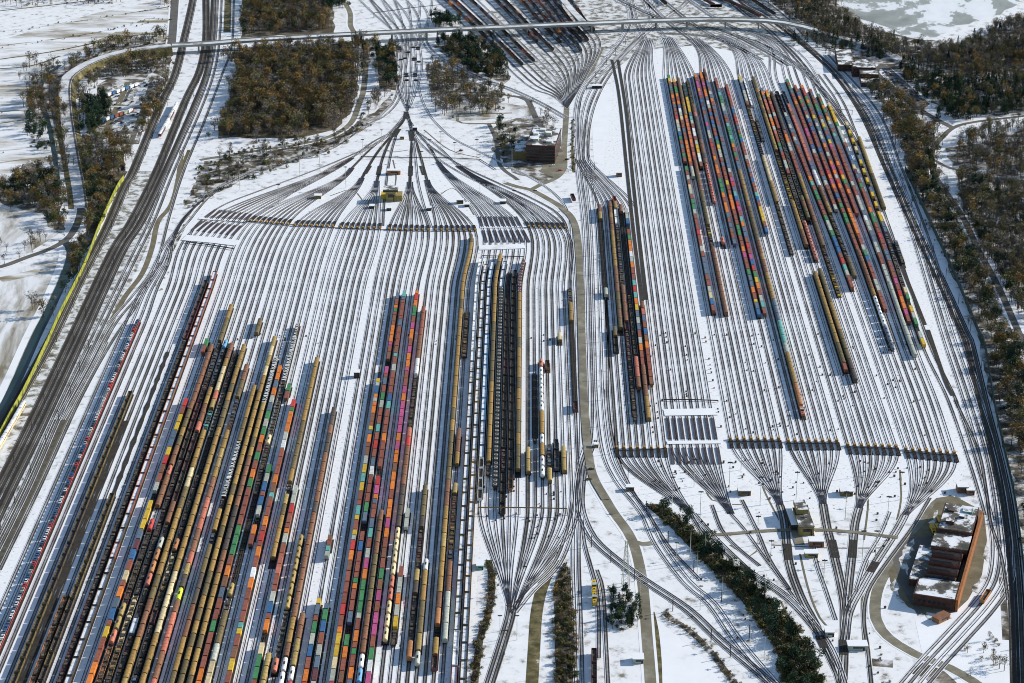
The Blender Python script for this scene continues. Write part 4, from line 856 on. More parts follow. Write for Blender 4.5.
# ---------------------------------------------------------------- viaduct with its ramp
def line3(L, step=12):
    """[(px,py,z)] -> smooth 3-D points"""
    P2 = smooth_line([G(x, y, z)[:2] for x, y, z in L], step); ctrl = [Vector(G(x, y, z)[:2]) for x, y, z in L]; cdist = [0]
    out = []
    ks = [min(range(len(P2)), key=lambda i: (P2[i] - c).length) for c in ctrl]
    zs = np.interp(range(len(P2)), ks, [p[2] for p in L])
    return [Vector((p.x, p.y, float(z))) for p, z in zip(P2, zs)]
def sweep(name, pts, prof, mat, parent=None):
    """profile [(across, up)] closed, swept along 3-D points"""
    v = []; f = []; n = len(prof)
    for i, p in enumerate(pts):
        d = pts[min(len(pts) - 1, i + 1)] - pts[max(0, i - 1)]; d.z = 0; d.normalize(); s = Vector((d.y, -d.x, 0))
        for a, u in prof: q = p + s * a; v.append((q.x, q.y, q.z + u if u is not None else 0))
    for i in range(len(pts) - 1):
        for a in range(n): b = (a + 1) % n; f.append((i * n + a, i * n + b, (i + 1) * n + b, (i + 1) * n + a))
    f += [tuple(range(n - 1, -1, -1)), tuple(range((len(pts) - 1) * n, len(pts) * n))]
    return add(name, mesh(name, v, f, [mat]), None, parent)
VIA = line3([(172, 45, 9), (212, 43, 9), (256, 39.5, 9.5), (381, 32.5, 9.5), (512, 26.5, 9.5), (582, 23.5, 9.5), (687, 19.5, 9.5), (768, 20.5, 9.5), (806, 27, 9), (822, 32, 7)])
via = empty('viaduct', tuple(VIA[0])[:2] + (0,), label='long pale concrete road viaduct crossing all the tracks at the top', cat='bridge')
for o_ in (via,): pass
def rel(o, parent):
    o.parent = parent; o.matrix_parent_inverse = parent.matrix_world.inverted()
    return o
bpy.context.view_layer.update()
from mathutils import Matrix
def attach(o, root):
    o.parent = root; o.matrix_parent_inverse = Matrix.LocRotScale(root.location, root.rotation_euler, None).inverted(); return o
attach(sweep('deck', VIA, [(-6.5, -1.4), (-6.5, 0), (6.5, 0), (6.5, -1.4)], concrete), via)
attach(sweep('road_surface', VIA, [(-4.2, .01), (-4.2, .05), (4.2, .05), (4.2, .01)], road_snow), via)
for s in (-1, 1): attach(sweep('parapet', VIA, [(s * 6.3 - .15, .01), (s * 6.3 - .15, 1.0), (s * 6.3 + .15, 1.0), (s * 6.3 + .15, .01)], concrete), via)
acc = 0
for a, b in zip(VIA, VIA[1:]):
    acc += (b - a).length
    if acc > 34:
        acc = 0; d = (b - a).normalized(); m = MB()
        for s in (-1, 1): m.cyl((a.x + d.y * 3.6 * s, a.y - d.x * 3.6 * s, 0), .8, a.z - 2.2, concrete, 8)
        m.bar((a.x + d.y * 5.8, a.y - d.x * 5.8, a.z - 1.85), (a.x - d.y * 5.8, a.y + d.x * 5.8, a.z - 1.85), .45, concrete); attach(m.obj('pier'), via)
RAMP = line3([(171, 45.2, 9), (150, 47.5, 8.5), (125, 51, 8), (95, 60, 7), (72, 73, 6), (65, 85, 5), (66, 112, 3.5), (70, 140, 2), (73, 158, 1), (79, 190, .4), (81, 208, .2)])
sweep('embankment', RAMP, [(-11, None), (-7, -.1), (7, -.1), (11, None)], dry_grass)['kind'] = 'structure'
sweep('road', RAMP, [(-6, -.05), (-6, .05), (6, .05), (6, -.05)], road_snow)['kind'] = 'structure'
for s in (-4.6,): sweep('road', RAMP, [(s - .9, -.02), (s - .9, .1), (s + .9, .1), (s + .9, -.02)], asphalt)['kind'] = 'structure'
ram2 = line3([(820, 31.5, 7), (845, 38, 5), (880, 48, 3), (905, 62, 1.5), (960, 78, .5), (1030, 92, .4)])
sweep('embankment', ram2, [(-10, None), (-6, -.1), (6, -.1), (10, None)], forest_snowy)['kind'] = 'structure'
sweep('road', ram2, [(-4, -.05), (-4, .05), (4, .05), (4, -.05)], road_snow)['kind'] = 'structure'
sm = line3([(553, -14, 0.5), (567, 4, 5), (577, 15, 9), (584, 22, 9.4)])
sweep('road', sm, [(-4, -.8), (-4, -.02), (4, -.02), (4, -.8)], road_snow)['kind'] = 'structure'
# noise barriers
def barrier(L, h, mat, label, post=None):
    pts = [Vector((p.x, p.y, 0)) for p in smooth_line(pxl(L), 6)]
    r = empty('noise_barrier', tuple(pts[0]), label=label, cat='barrier')
    attach(sweep('panel', pts, [(-.12, 0), (-.12, h), (.12, h), (.12, 0)], mat), r)
    m = MB()
    st_ = max(1, len(pts) // 95 + 1)
    for p in pts[::st_]: m = MB(); m.box(p.x - .22, p.x + .22, p.y - .22, p.y + .22, 0, h + .25, post or steel); attach(m.obj('post'), r)
lime = noisy('barrier_paint', [(0.35, (0.08, 0.10, 0.02)), (0.48, (0.24, 0.25, 0.03)), (0.7, (0.40, 0.39, 0.05))], 0.22, 6, 0.7)
barrier([(124, 180), (117, 190), (100, 227), (85, 266), (61, 314), (47, 345), (25, 391), (10, 418), (-2, 441), (-25, 485)], 4.6, lime, 'long yellow green noise barrier beside the left main line', lime)
dkgreen = paint((0.03, 0.06, 0.05), 'dark_green')
barrier([(905, 171), (931, 226), (955, 278), (977, 331), (985, 350), (994, 404), (1003, 447), (1013, 492), (1020, 540), (1026, 600), (1030, 700)], 5.0, dkgreen, 'dark green noise barrier between the right main line and the wood')
# ---------------------------------------------------------------- buildings
brick = noisy('brown_brick', [(0.35, (0.05, 0.024, 0.018)), (0.6, (0.09, 0.04, 0.03)), (0.8, (0.13, 0.06, 0.045))], 0.5, 4, 0.85)
rust_clad = noisy('rust_cladding', [(0.3, (0.20, 0.075, 0.025)), (0.7, (0.34, 0.125, 0.04))], 0.3, 4, 0.8)
olive = noisy('olive_render', [(0.3, (0.22, 0.17, 0.06)), (0.7, (0.36, 0.28, 0.10))], 0.5, 4, 0.85)
roof_felt = noisy('roof_felt', [(0.35, (0.04, 0.04, 0.035)), (0.48, (0.12, 0.11, 0.09)), (0.53, (0.68, 0.69, 0.7)), (0.7, (0.82, 0.83, 0.85))], 0.10, 6, 0.8)
class Bld:
    """building with its own frame: origin at a photo point, x axis towards another"""
    def __init__(s, name, o, ax, label, cat='building'):
        a = G(*o); b = G(*ax); s.r = empty(name, (a[0], a[1], 0), math.atan2(b[1] - a[1], b[0] - a[0]), label=label, cat=cat)
    def box(s, name, x0, x1, y0, y1, z0, z1, mat, parent=None, top=None):
        m = MB(); m.box(x0, x1, y0, y1, z0, z1, mat, top); return m.obj(name, parent or s.r)
def windows(b, par, x0, x1, y, z, n, w=1.2, h=1.1, axis='x', out=-1):
    for k in range(n):
        c = x0 + (k + .5) * (x1 - x0) / n; m = MB()
        if axis == 'x': m.box(c - w / 2, c + w / 2, min(y, y + out * .05), max(y, y + out * .05), z, z + h, glass)
        else: m.box(min(y, y + out * .05), max(y, y + out * .05), c - w / 2, c + w / 2, z, z + h, glass)
        m.obj('window', par or b.r)
# locomotive shed, lower right
b = Bld('engine_shed', (913, 605), (957, 611.8), 'long brown engine shed with stepped snowy roofs and an orange east wall')
wl_ = b.box('wall', 0, 24, 0, 26, 0, 7.0, brick, top=None); m = MB(); m.box(-.3, 24.3, -.3, 26, 7.01, 7.6, brick); m.box(.5, 23.5, .5, 25.5, 7.61, 7.75, roof_felt); m.obj('roof', b.r)
windows(b, wl_, 2, 22, -.001, 3.0, 7, 1.8, 1.6)
for k in range(4):
    y = 26.2 + k * 12; z = 6.4
    m = MB(); i = 0
    m.v = [(3, y, 0), (21, y, 0), (21, y + 11.8, 0), (3, y + 11.8, 0), (3, y, z + 3.6), (21, y, z + 3.6), (21, y + 11.8, z - 2.2), (3, y + 11.8, z - 2.2)]
    q = m.m(brick); rr = m.m(snow_clean); m.f = [(0, 1, 5, 4), (1, 2, 6, 5), (2, 3, 7, 6), (3, 0, 4, 7), (4, 5, 6, 7)]; m.mi = [q, q, q, q, rr]; m.obj('sawtooth_bay', b.r)
    g = MB(); g.box(4, 20, y - .12, y - .02, z + 1.2, z + 3.0, glass); g.obj('window', b.r)
b.box('side_hall', -6, 2.8, 26.2, 78, 0, 4.4, brick); m = MB(); m.box(-6.2, 2.9, 26.1, 78, 4.41, 4.6, roof_felt); m.obj('side_roof', b.r)
b.box('wall', 1, 23, 74.3, 96, 0, 7, brick); m = MB(); m.box(.8, 23.2, 74.2, 96.2, 7.01, 7.5, roof_felt); m.obj('roof', b.r)
b.box('wall', 2, 23, 96.3, 138, 0, 9, brick); m = MB(); m.box(1.7, 23.3, 96.25, 138.3, 9.01, 9.6, brick); m.box(2.5, 22.5, 97, 137.5, 9.61, 9.75, roof_felt); m.obj('roof', b.r)
for bx_ in ((6, 11, 104, 110, 9.76, 12.2, brick, roof_felt), (13, 16, 116, 119, 9.76, 11.4, steel, snow_clean), (5, 9, 124, 130, 9.76, 11, brick, roof_felt), (14, 20, 126, 133, 9.76, 10.8, P('t'), roof_felt)):
    m = MB(); m.box(*bx_); m.obj('roof_plant', b.r)
m = MB(); m.box(24.31, 25.8, -0.3, 138, 0, 7.8, rust_clad); m.obj('east_wall', b.r)
for k in range(9): b.box('door', 25.61, 25.7, 6 + k * 14, 10.5 + k * 14, 0.02, 4.6, steel)
b.r.scale = (1, .86, 1)
# stepped signal building, upper right
b = Bld('office_building', (861, 87), (882, 87.5), 'brown brick stepped office building with snowy roofs by the car park')
for x0, x1, y0, y1, h in [(0, 20, 0, 18, 4), (0, 19, 19, 36, 8), (-7, 17, 37, 56, 10), (-21, -4, 57, 118, 7), (-3, 12, 57, 80, 7)]:
    wl_ = b.box('wall', x0, x1, y0, y1, 0, h, brick); m = MB(); m.box(x0 - .3, x1 + .3, y0 - .3, y1 + .3, h + .01, h + .5, brick); m.box(x0 + .3, x1 - .3, y0 + .3, y1 - .3, h + .51, h + .6, roof_felt); m.obj('roof', b.r)
    for f in range(1, int(h // 3) + 1):
        m = MB(); m.box(x0 + .8, x1 - .8, y0 - .07, y0 - .01, f * 3 - 1.4, f * 3 - .4, glass); m.obj('window', wl_)
# dark building, top centre
b = Bld('control_building', (526, 162.5), (551, 163.5), 'large dark brown multi storey building beside the curved road')
wl_ = b.box('wall', 0, 27, 0, 55, 0, 16.4, brick); m = MB(); m.box(-.4, 27.4, -.4, 55.4, 16.41, 17.1, brick); m.box(.6, 26.4, .6, 54.4, 17.11, 17.25, roof_felt); m.obj('roof', b.r)
for f in range(5):
    m = MB(); m.box(1, 26, -.07, -.002, 1.4 + f * 3, 2.9 + f * 3, glass); m.obj('window', wl_); m = MB(); m.box(27.002, 27.07, 1, 54, 1.4 + f * 3, 2.9 + f * 3, glass); m.obj('window', wl_)
    m = MB(); m.box(-.25, 27.25, -.3, -.08, .7 + f * 3, 1.1 + f * 3, P('x')); m.obj('sill_band', b.r)
for x, y, hh in ((5, 12, 2.2), (15, 30, 3), (8, 42, 2), (18, 8, 1.6), (3, 30, 1.8)): b.box('roof_plant', x, x + 5, y, y + 6, 17.26, 17.26 + hh, P('e'), top=snow_clean)
b.box('wing', -13, -.2, 8, 60, 0, 8, P('v'), top=roof_felt)
def hut(px, py, w, d, h, wall, label, roof=None, rot=0, name='hut'):
    x, y, _ = G(px, py); r = empty(name, (x, y, 0), rot, label=label, cat='hut' if name == 'hut' else 'building')
    m = MB(); m.box(-w / 2, w / 2, -d / 2, d / 2, 0, h, wall); wl_ = m.obj('wall', r)
    m = MB(); m.box(-w / 2 - .3, w / 2 + .3, -d / 2 - .3, d / 2 + .3, h + .01, h + .35, roof or snow_clean); m.obj('roof', r)
    m = MB(); m.box(-w / 4, w / 4, -d / 2 - .06, -d / 2 - .01, h * .45, h * .8, glass); m.obj('window', wl_)
    m = MB(); m.box(w / 4 + .1, min(w / 2 - .05, w / 4 + 1.1), -d / 2 - .06, -d / 2 - .01, 0.05, h * .75, steel); m.obj('door', wl_); return r
r = hut(391, 200, 9, 9, 8.5, olive, 'yellow olive hump control tower at the left yard', roof_felt, name='control_tower'); m = MB(); m.box(-6.5, 6.5, -5.5, 6, 8.87, 11.5, olive, roof_felt); m.obj('cabin', r)
m = MB(); m.box(-6.6, 6.6, -5.58, -5.51, 9.4, 10.8, glass); m.obj('window', r); m = MB(); m.box(-9, -4.6, 2, 12, 0, 4, P('y'), P('y')); m.obj('annex', r); m = MB(); m.box(4.8, 10, -4, 8, 0, 5.5, olive, olive); m.obj('annex', r)
r = hut(803, 526, 9, 26, 6, olive, 'olive building with stepped snowy roof at the right yard ladder', roof_felt, .05, name='control_tower'); m = MB(); m.box(-3.5, 3.5, 4, 18, 6.36, 9.5, olive, roof_felt); m.obj('cabin', r)
m = MB(); m.box(-8.5, -4.6, -6, 22, 0, 4, steel, snow_clean); m.obj('annex', r)
for px, py, w, d, h, mt, lb in [(744, 493, 8, 8, 3.5, P('v'), 'olive hut on open snow between two ladder fans'), (846, 494, 8, 7, 3.5, P('v'), 'olive hut in the gap before the easternmost fan pair'), (357, 377, 4, 5, 4.5, steel, 'dark square hut alone between left yard tracks'),
        (857, 648, 11, 6, 3, P('e'), 'pale low hut by the track junction at the lower right'), (829, 634, 5, 7, 3, P('e'), 'small pale hut left of the lower right junction'), (638, 661, 6, 6, 3, P('e'), 'pale hut beside the main yard road'),
        (736, 569, 3.5, 8, 4, steel, 'narrow dark hut beside the bush strip at the bottom'), (816, 545, 9, 6, 4, P('n'), 'brown hut below the crossing road'), (811, 556, 8, 5, 3, olive, 'flat olive hut below the brown hut'),
        (480, 567, 4, 8, 3, P('t'), 'teal hut on snow by the left bottom fan'), (415, 130, 4, 4, 3, steel, 'small dark hut beside the hump'), (402, 139, 4, 4, 3, olive, 'small olive hut under the hump fork'), (394, 174, 12, 5, 4, P('a'), 'tan hut behind the hump tower'),
        (318, 198, 6, 5, 3, olive, 'olive hut at the left of the hump fans'), (460, 203, 6, 5, 3.5, P('v'), 'olive hut at the right of the hump fans'), (372, 208, 4, 5, 2.6, steel, 'dark hut between the third and fourth fans'), (389, 210, 4, 5, 2.6, steel, 'dark hut in front of the hump tower'),
        (429, 210, 4, 5, 2.6, steel, 'dark hut between the fifth and sixth fans'), (503, 203, 5, 6, 2.6, steel, 'dark hut at the eastern hump fan'), (467, 206, 4, 6, 2.4, steel, 'dark hut beside the olive hut'), (966, 535, 5, 9, 5, P('a'), 'orange brown shed east of the engine shed'),
        (597, 88, 10, 5, 3, steel, 'dark long hut at the top of the snow field'), (630, 490, 5, 4, 3, P('v'), 'small hut beside the road bend'), (962, 491, 7, 7, 4.5, P('n'), 'brown hut north of the engine shed'), (970, 494, 5, 4, 3.5, P('n'), 'small brown hut beside the brown hut'), (619, 176, 5, 6, 4, P('n'), 'small brown hut at the top of the yard centre'),
        (147, 107, 7, 10, 3.5, P('t'), 'teal roofed hut at the rest area'), (596, 447, 3, 3, 2.5, olive, 'tiny olive hut at the spine tracks')]:
    hut(px, py, w, d, h, mt, lb)
hut(941, 620, 10, 5, 3, P('n'), 'brown shed at an angle by the loop tracks', P('n'), .7)
# ---------------------------------------------------------------- rail brakes, trackside kit
brk = MB()
for y in (-1.15, -.35, .35, 1.15): brk.box(0, 12, y - .2, y + .2, 0, .55, steel)
for k in range(8): brk.box(.3 + k * 1.55, .9 + k * 1.55, -1.3, 1.5, .01, .42, steel)
mbrk = brk.mesh('beams'); mt = MB(); mt.box(-3.0, -.3, -.8, .8, .3, 1.7, paint((0.36, 0.20, 0.05), 'motor_ochre')); mmot = mt.mesh('motor')
old = MB()
for y in (-1.0, -.55, .55, 1.0): old.box(0, 17, y - .2, y + .2, 0, .5, paint((0.075, 0.058, 0.056), 'brake_brown'))
mold = old.mesh('beams')
def brake(pos, d, lab, grp, kind, L=17):
    r = empty('rail_brake', (pos.x, pos.y, .32), math.atan2(d.y, d.x), label=lab, cat='rail brake', group=grp)
    if kind == 'old': r.scale = (L / 17, 1, .6)
    add('beams', mold if kind == 'old' else mbrk, None, r)
    if kind != 'old': add('motor', mmot, None, r)
for gi, i, p, d, rx, ry in RETL:
    n = gi * 8 + i + 1
    if gi in (0, 6):
        for q, (off, L_) in enumerate(((-4, 24), (27, 24)) if gi == 0 else ((-34, 30), (3, 28))):
            brake(p + d * off, d, 'long brown rail brake, %s track from the left in the left yard, %s of two' % (ordn(n), ('nearer', 'farther')[q]), 'rail brakes in the left yard', 'old', L_)
    else: brake(p, d, 'dark rail brake with orange motor, %s track from the left in the left yard' % ordn(n), 'rail brakes in the left yard', 'new')
for gi, i, p, d, rx, ry in RETR:
    n = gi * 8 + i + 1
    if gi == 1:
        for q, (off, L_) in enumerate(((-46, 34), (1, 26))):
            brake(p + d * off, d, 'long brown rail brake, %s track from the left in the right yard, %s of two' % (ordn(n), ('farther', 'nearer')[q]), 'rail brakes in the right yard', 'old', L_)
    else: brake(p, d, 'dark rail brake with orange motor, %s track from the left in the right yard' % ordn(n), 'rail brakes in the right yard', 'new')
def pipe(L, z, r, label, name='pipe_line', mat=None):
    m = MB(); P3 = [Vector(G(x, y)) + Vector((0, 0, z)) for x, y in L]
    for a, b in zip(P3, P3[1:]): m.bar(a, b, r, mat or steel, 6)
    for p in P3: m.box(p.x - .25, p.x + .25, p.y - .25, p.y + .25, 0, z, mat or steel)
    o = m.obj(name); tag(o, label, 'pipe'); return o
pipe([(614, 452), (640, 451), (667, 449.5)], .9, .3, 'dark pipe across the westernmost right yard fan')
pipe([(728, 442.5), (755, 442.5), (781, 442.5)], .9, .3, 'dark pipe across the second fan of the right yard')
pipe([(786, 444.5), (810, 444.5), (839, 445)], .9, .3, 'dark pipe across the third fan of the right yard')
pipe([(845, 448), (870, 448.5), (898, 450)], .9, .3, 'dark pipe across the fourth fan of the right yard')
pipe([(904, 453), (930, 455), (957, 456.5)], .9, .3, 'dark pipe across the easternmost fan of the right yard')
pipe([(248, 222), (285, 225), (340, 229), (400, 231), (476, 231)], .9, .3, 'dark pipe along the rail brakes of the left yard')
pipe([(478, 514.5), (520, 514.5), (567, 515.5)], 5, .4, 'thin brown gantry beam over the short tracks', 'signal_gantry', P('v'))
pipe([(374, 18), (410, 13), (446, 9)], 6, .35, 'thin gantry beam over the tracks beyond the viaduct', 'signal_gantry')
pipe([(361, 157), (400, 158), (440, 158), (480, 160), (496, 170)], .7, .35, 'brown service pipe across the hump fans')
pipe([(186, 243), (210, 246), (234, 250)], 1.2, .45, 'dark pipe over the westernmost tracks of the left yard')
pipe([(482, 257), (505, 257.5), (524, 258)], 1.2, .35, 'dark pipe over the short tracks at their far end')
pipe([(664, 401), (690, 401), (718, 402)], 1.2, .4, 'dark pipe above the second track group of the right yard')
pipe([(827, 115), (840, 114.5), (852, 115)], 5, .3, 'small gantry beam at the top right ladder', 'signal_gantry')
# boxes and signals standing between the tracks
rg = random.Random(5); bx = []
for a in ('x', 'x', 'n'):
    m = MB(); m.box(-.45, .45, -.35, .35, 0, .9, P(a)); m.box(-.5, .5, -.4, .4, .901, 1.0, steel); bx.append(m.mesh('trackside_box'))
n = 0
allgr = [('L', 130, 560, 240, 460)] * 5 + [('R', 600, 960, 120, 440)] * 5
spots = []
for _ in range(150): spots.append((rg.uniform(170, 560), rg.uniform(236, 345)))
for _ in range(110): spots.append((rg.uniform(640, 930), rg.uniform(330, 436)))
for _ in range(90): spots.append((rg.uniform(650, 950), rg.uniform(460, 500)))
for _ in range(30): spots.append((rg.uniform(482, 562), rg.uniform(480, 545)))
for _ in range(60): spots.append((rg.uniform(625, 665), rg.uniform(90, 330)))
for _ in range(50): spots.append((rg.uniform(690, 890), rg.uniform(510, 650)))
for _ in range(40): spots.append((rg.uniform(240, 540), rg.uniform(180, 222)))
spots = sorted(spots, key=lambda s: -s[1])[:299]
for x, y in spots:
    p = V2(x, y); yd = 'L' if x < 578 else 'R'
    # midway between the two nearest yard tracks
    xs = sorted(float(np.interp(p.y, t['Y'], t['X'])) for t in YARD[yd] if t['Y'][0] < p.y < t['Y'][-1])
    c = [(a + b) / 2 for a, b in zip(xs, xs[1:])]
    if c: q = min(c, key=lambda v: abs(v - p.x)); p = Vector((q if abs(q - p.x) < 4 else p.x, p.y))
    k = rg.randrange(3); o = add('trackside_box', bx[k]); o.location = (p.x, p.y, 0)
    o.rotation_euler = (0, 0, rg.random() * .3); s = rg.uniform(.7, 1.35); o.scale = (s, s, s * 1.1)
    tag(o, 'small %s equipment box in the snow between the tracks' % ['dark brown', 'dark brown', 'brown'][k], 'equipment box', '%s equipment boxes between the tracks' % ['dark brown', 'dark brown', 'brown'][k])
m = MB(); m.box(-2.2, 2.2, -1.5, 1.5, 0, .7, steel); m.box(-1.5, 1.5, -1.0, 1.0, .701, 1.1, P('x')); mtb = m.mesh('brake_box')
for px_, py_ in [(290, 350), (390, 350), (425, 350), (355, 385), (300, 440), (330, 430), (398, 430), (430, 455), (340, 545), (403, 545), (343, 590), (410, 590), (292, 362), (424, 362), (398, 442), (341, 560), (405, 560)]:
    o = add('brake_box', mtb); o.location = G(360 + px_ / 7.31, py_ / 7.31)[:2] + (.4,); tag(o, 'dark low box on the approach tracks above the hump', 'brake box', 'dark boxes on the approach tracks above the hump')
# lighting masts and catenary masts
ml = MB(); ml.cyl((0, 0, 0), .22, 20, P('e'), 6, .12); hd = MB(); hd.box(-1.6, 1.6, -.3, .3, 19.6, 20.2, steel); hd.box(-.2, .2, -1.2, 1.2, 19.7, 20.1, steel)
mlp, mhp = ml.mesh('pole'), hd.mesh('lamp_head')
def mast(px_, py_, lab, grp, s=1.0):
    x, y, _ = G(px_, py_); r = empty('light_mast', (x, y, 0), 0, label=lab, cat='light mast', group=grp); r.scale = (s, s, s)
    q = add('pole', mlp, None, r); add('lamp_head', mhp, None, q)
for x, y in [(346, 188), (363, 160), (422, 172), (441, 152), (455, 163), (430, 160), (480, 203), (512, 168), (300, 178), (279, 206), (320, 170), (240, 190), (514, 212), (477, 160), (535, 212), (382, 150)]:
    mast(x, y, 'tall thin light mast standing among the fans of the hump', 'light masts at the hump')
for x, y in [(694, 487), (741, 470), (760, 505), (796, 500), (870, 475), (900, 500), (887, 525), (729, 490), (700, 520), (672, 505), (845, 520), (875, 560), (757, 545), (770, 570), (823, 590), (862, 560), (690, 560)]:
    mast(x, y, 'tall thin light mast standing among the ladder tracks of the right yard', 'light masts at the right ladder')
for x, y in [(500, 640), (505, 655), (517, 640), (525, 590), (508, 630), (700, 610), (722, 600), (735, 625), (750, 645), (705, 555), (697, 575), (676, 566), (640, 600), (764, 660)]:
    mast(x, y, 'thin grey light mast standing on open snow near the bottom', 'light masts near the bottom', .8)
cm = MB(); cm.box(-.18, .18, -.18, .18, 0, 8.2, steel); ca = MB(); ca.bar((0, 0, 6.4), (3.4, 0, 6.6), .07, steel); ca.bar((0, 0, 7.8), (3.4, 0, 6.65), .05, steel)
mcp, mca = cm.mesh('post'), ca.mesh('arm')
def cat_line(L, off, step, where):
    pts = smooth_line(pxl(L), step); pts = offset_line(pts, off)
    for i, p in enumerate(pts[:-1]):
        d = pts[i + 1] - p; q = proj(p.x, p.y)
        if not (-5 < q[0] < 1030 and -5 < q[1] < 690): continue
        r = empty('catenary_mast', (p.x, p.y, 0), math.atan2(d.y, d.x) + (math.pi / 2 if off < 0 else -math.pi / 2), label='steel catenary mast beside %s' % where, cat='catenary mast', group='catenary masts beside %s' % where)
        add('post', mcp, None, r); add('arm', mca, None, r)
cat_line([(192, 0), (174, 75), (134, 170), (106, 228), (82, 276), (50, 342), (12, 410), (-30, 485)], -5, 48, 'the left main line')
cat_line([(214, 0), (208, 70), (166, 171), (142, 221), (81, 342), (40, 430), (6, 500)], 5.5, 48, 'the inner left main line')
cat_line([(888, 168), (914, 226), (939, 278), (963, 331), (983, 404), (994, 447), (1004, 492), (1016, 600), (1019, 690)], -5.5, 48, 'the right main line')
cat_line([(588, 170), (592, 342), (596, 400), (619, 480), (659, 544), (712, 604), (768, 677)], -6, 40, 'the spine tracks')
cat_line([(640, 36), (612, 65), (592, 93), (583, 125)], 6, 40, 'the tracks at the top centre')
cat_line([(105, 350), (76, 420), (20, 530), (-10, 600)], 12, 40, 'the service path on the left')
cat_line([(599, 545), (642, 579), (719, 639), (752, 667)], 5.5, 40, 'the diagonal double track near the bottom')
# lattice tower lower centre
x, y, _ = G(625.5, 588); tw = empty('lattice_tower', (x, y, 0), .2, label='tall grey steel lattice tower beside the yard road', cat='tower')
m = MB()
for sx in (-1, 1):
    for sy in (-1, 1): m.bar((sx * 2.2, sy * 2.2, 0), (sx * .5, sy * .5, 32), .14, P('e'))
m.obj('leg', tw); m = MB()
for k in range(11):
    z0 = k * 2.9; z1 = z0 + 2.9; a = 2.2 - 1.7 * z0 / 32; c = 2.2 - 1.7 * z1 / 32
    for s in (-1, 1): m.bar((-a * s, -a, z0), (c * s, -c, z1), .07, P('e')); m.bar((-a * s, a, z0), (c * s, c, z1), .07, P('e')); m.bar((-a, a * s, z0), (-c, -c * s, z1), .07, P('e')); m.bar((a, a * s, z0), (c, -c * s, z1), .07, P('e'))
m.obj('bracing', tw)
for q, L in enumerate([[(897, 560), (905, 545), (915, 540), (906, 575)], [(892, 590), (896, 575), (899, 590), (904, 606)], [(930, 523), (934, 512), (938, 512), (932, 526)], [(985, 545), (989, 548), (986, 560), (983, 556)], [(925, 612), (945, 612), (950, 618), (930, 620)], [(972, 590), (980, 580), (978, 592)]]):
    sheet('yard_ground', blob(L, 1.2, 4, 70 + q), .135 + q * .003, snow_dirty, world=True)
# parked cars and lorries
def park(x, y, rz, c, lab, grp):
    r = empty('parked_car', G(x, y)[:2] + (.16,), rz, label=lab, cat='car', group=grp)
    for pn, me in meshes_of('v', c)[:2]: add(pn, me, None, r)
rg = random.Random(8)
for k in range(22):
    t = k / 22; c = rg.choice('bwdkkse'); park(886 + 38 * t + rg.uniform(-2, 2), 73 + 30 * t + rg.uniform(-3, 3), -.9 + rg.uniform(-.1, .1), c, '%s car in the sloping car park by the office building' % PAL[c][1], '%s cars in the upper right car park' % PAL[c][1])
sheet('car_park', [(112, 84), (150, 82), (150, 94), (142, 120), (136, 140), (98, 141), (110, 120)], 0.074, snow_dirty)
for k in range(48):
    c = rg.choice('wwddkke'); park(rg.uniform(112, 148), rg.uniform(82, 132), rg.uniform(1.0, 1.4), c, '%s car parked in the rest area beside the ramp' % PAL[c][1], '%s cars in the rest area' % PAL[c][1])
for x, y, c in [(556, 156, 'k'), (567, 160, 'd'), (461, 151, 'h'), (553, 166, 'w'), (560, 171, 's'), (589, 480, 'v'), (591, 470, 'd')]:
    park(x, y, .3, c, 'lone %s car near the dark brown building or the hump' % PAL[c][1] if y < 400 else '%s vehicle on the bend of the yard road' % PAL[c][1], None)
def truck(x, y, rz, c, cabc, lab, grp):
    r = empty('parked_truck', G(x, y)[:2] + (.2,), rz, label=lab, cat='truck', group=grp)
    m = MB(); m.box(-5, 2, -1.2, 1.2, .9, 3.6, P(c)); m.obj('cargo_box', r); m = MB(); m.box(2.1, 3.9, -1.15, 1.15, .7, 2.8, P(cabc)); m.box(3.91, 3.95, -1, 1, 1.7, 2.5, glass); m.obj('cab', r)
    for xx in (-4, -3, 2.9): m = MB(); m.box(xx - .45, xx + .45, -1.2, 1.2, 0, .69, steel); m.obj('axle', r)
for k, (x, y) in enumerate([(933, 532), (938, 532.5), (943, 532.5), (940.5, 524)]):
    truck(x, y, -math.pi / 2 + .05, 'y', 'a' if k == 3 else 'y', 'yellow truck beside the engine shed, %s' % ['leftmost of the front three', 'middle of the front three', 'rightmost of the front three', 'behind the front three'][k], 'yellow trucks beside the engine shed')
rg = random.Random(12)
for k in range(14):
    c = rg.choice('wwebr'); truck(104 + 2.8 * (k % 7) * 1.6 + (k // 7) * 6, 122 - (k // 7) * 26 - (k % 7) * 1.6, 1.15 + rg.uniform(-.05, .05), c, rg.choice('wsbk'), '%s lorry parked in the rest area beside the ramp' % PAL[c][1], '%s lorries in the rest area' % PAL[c][1])
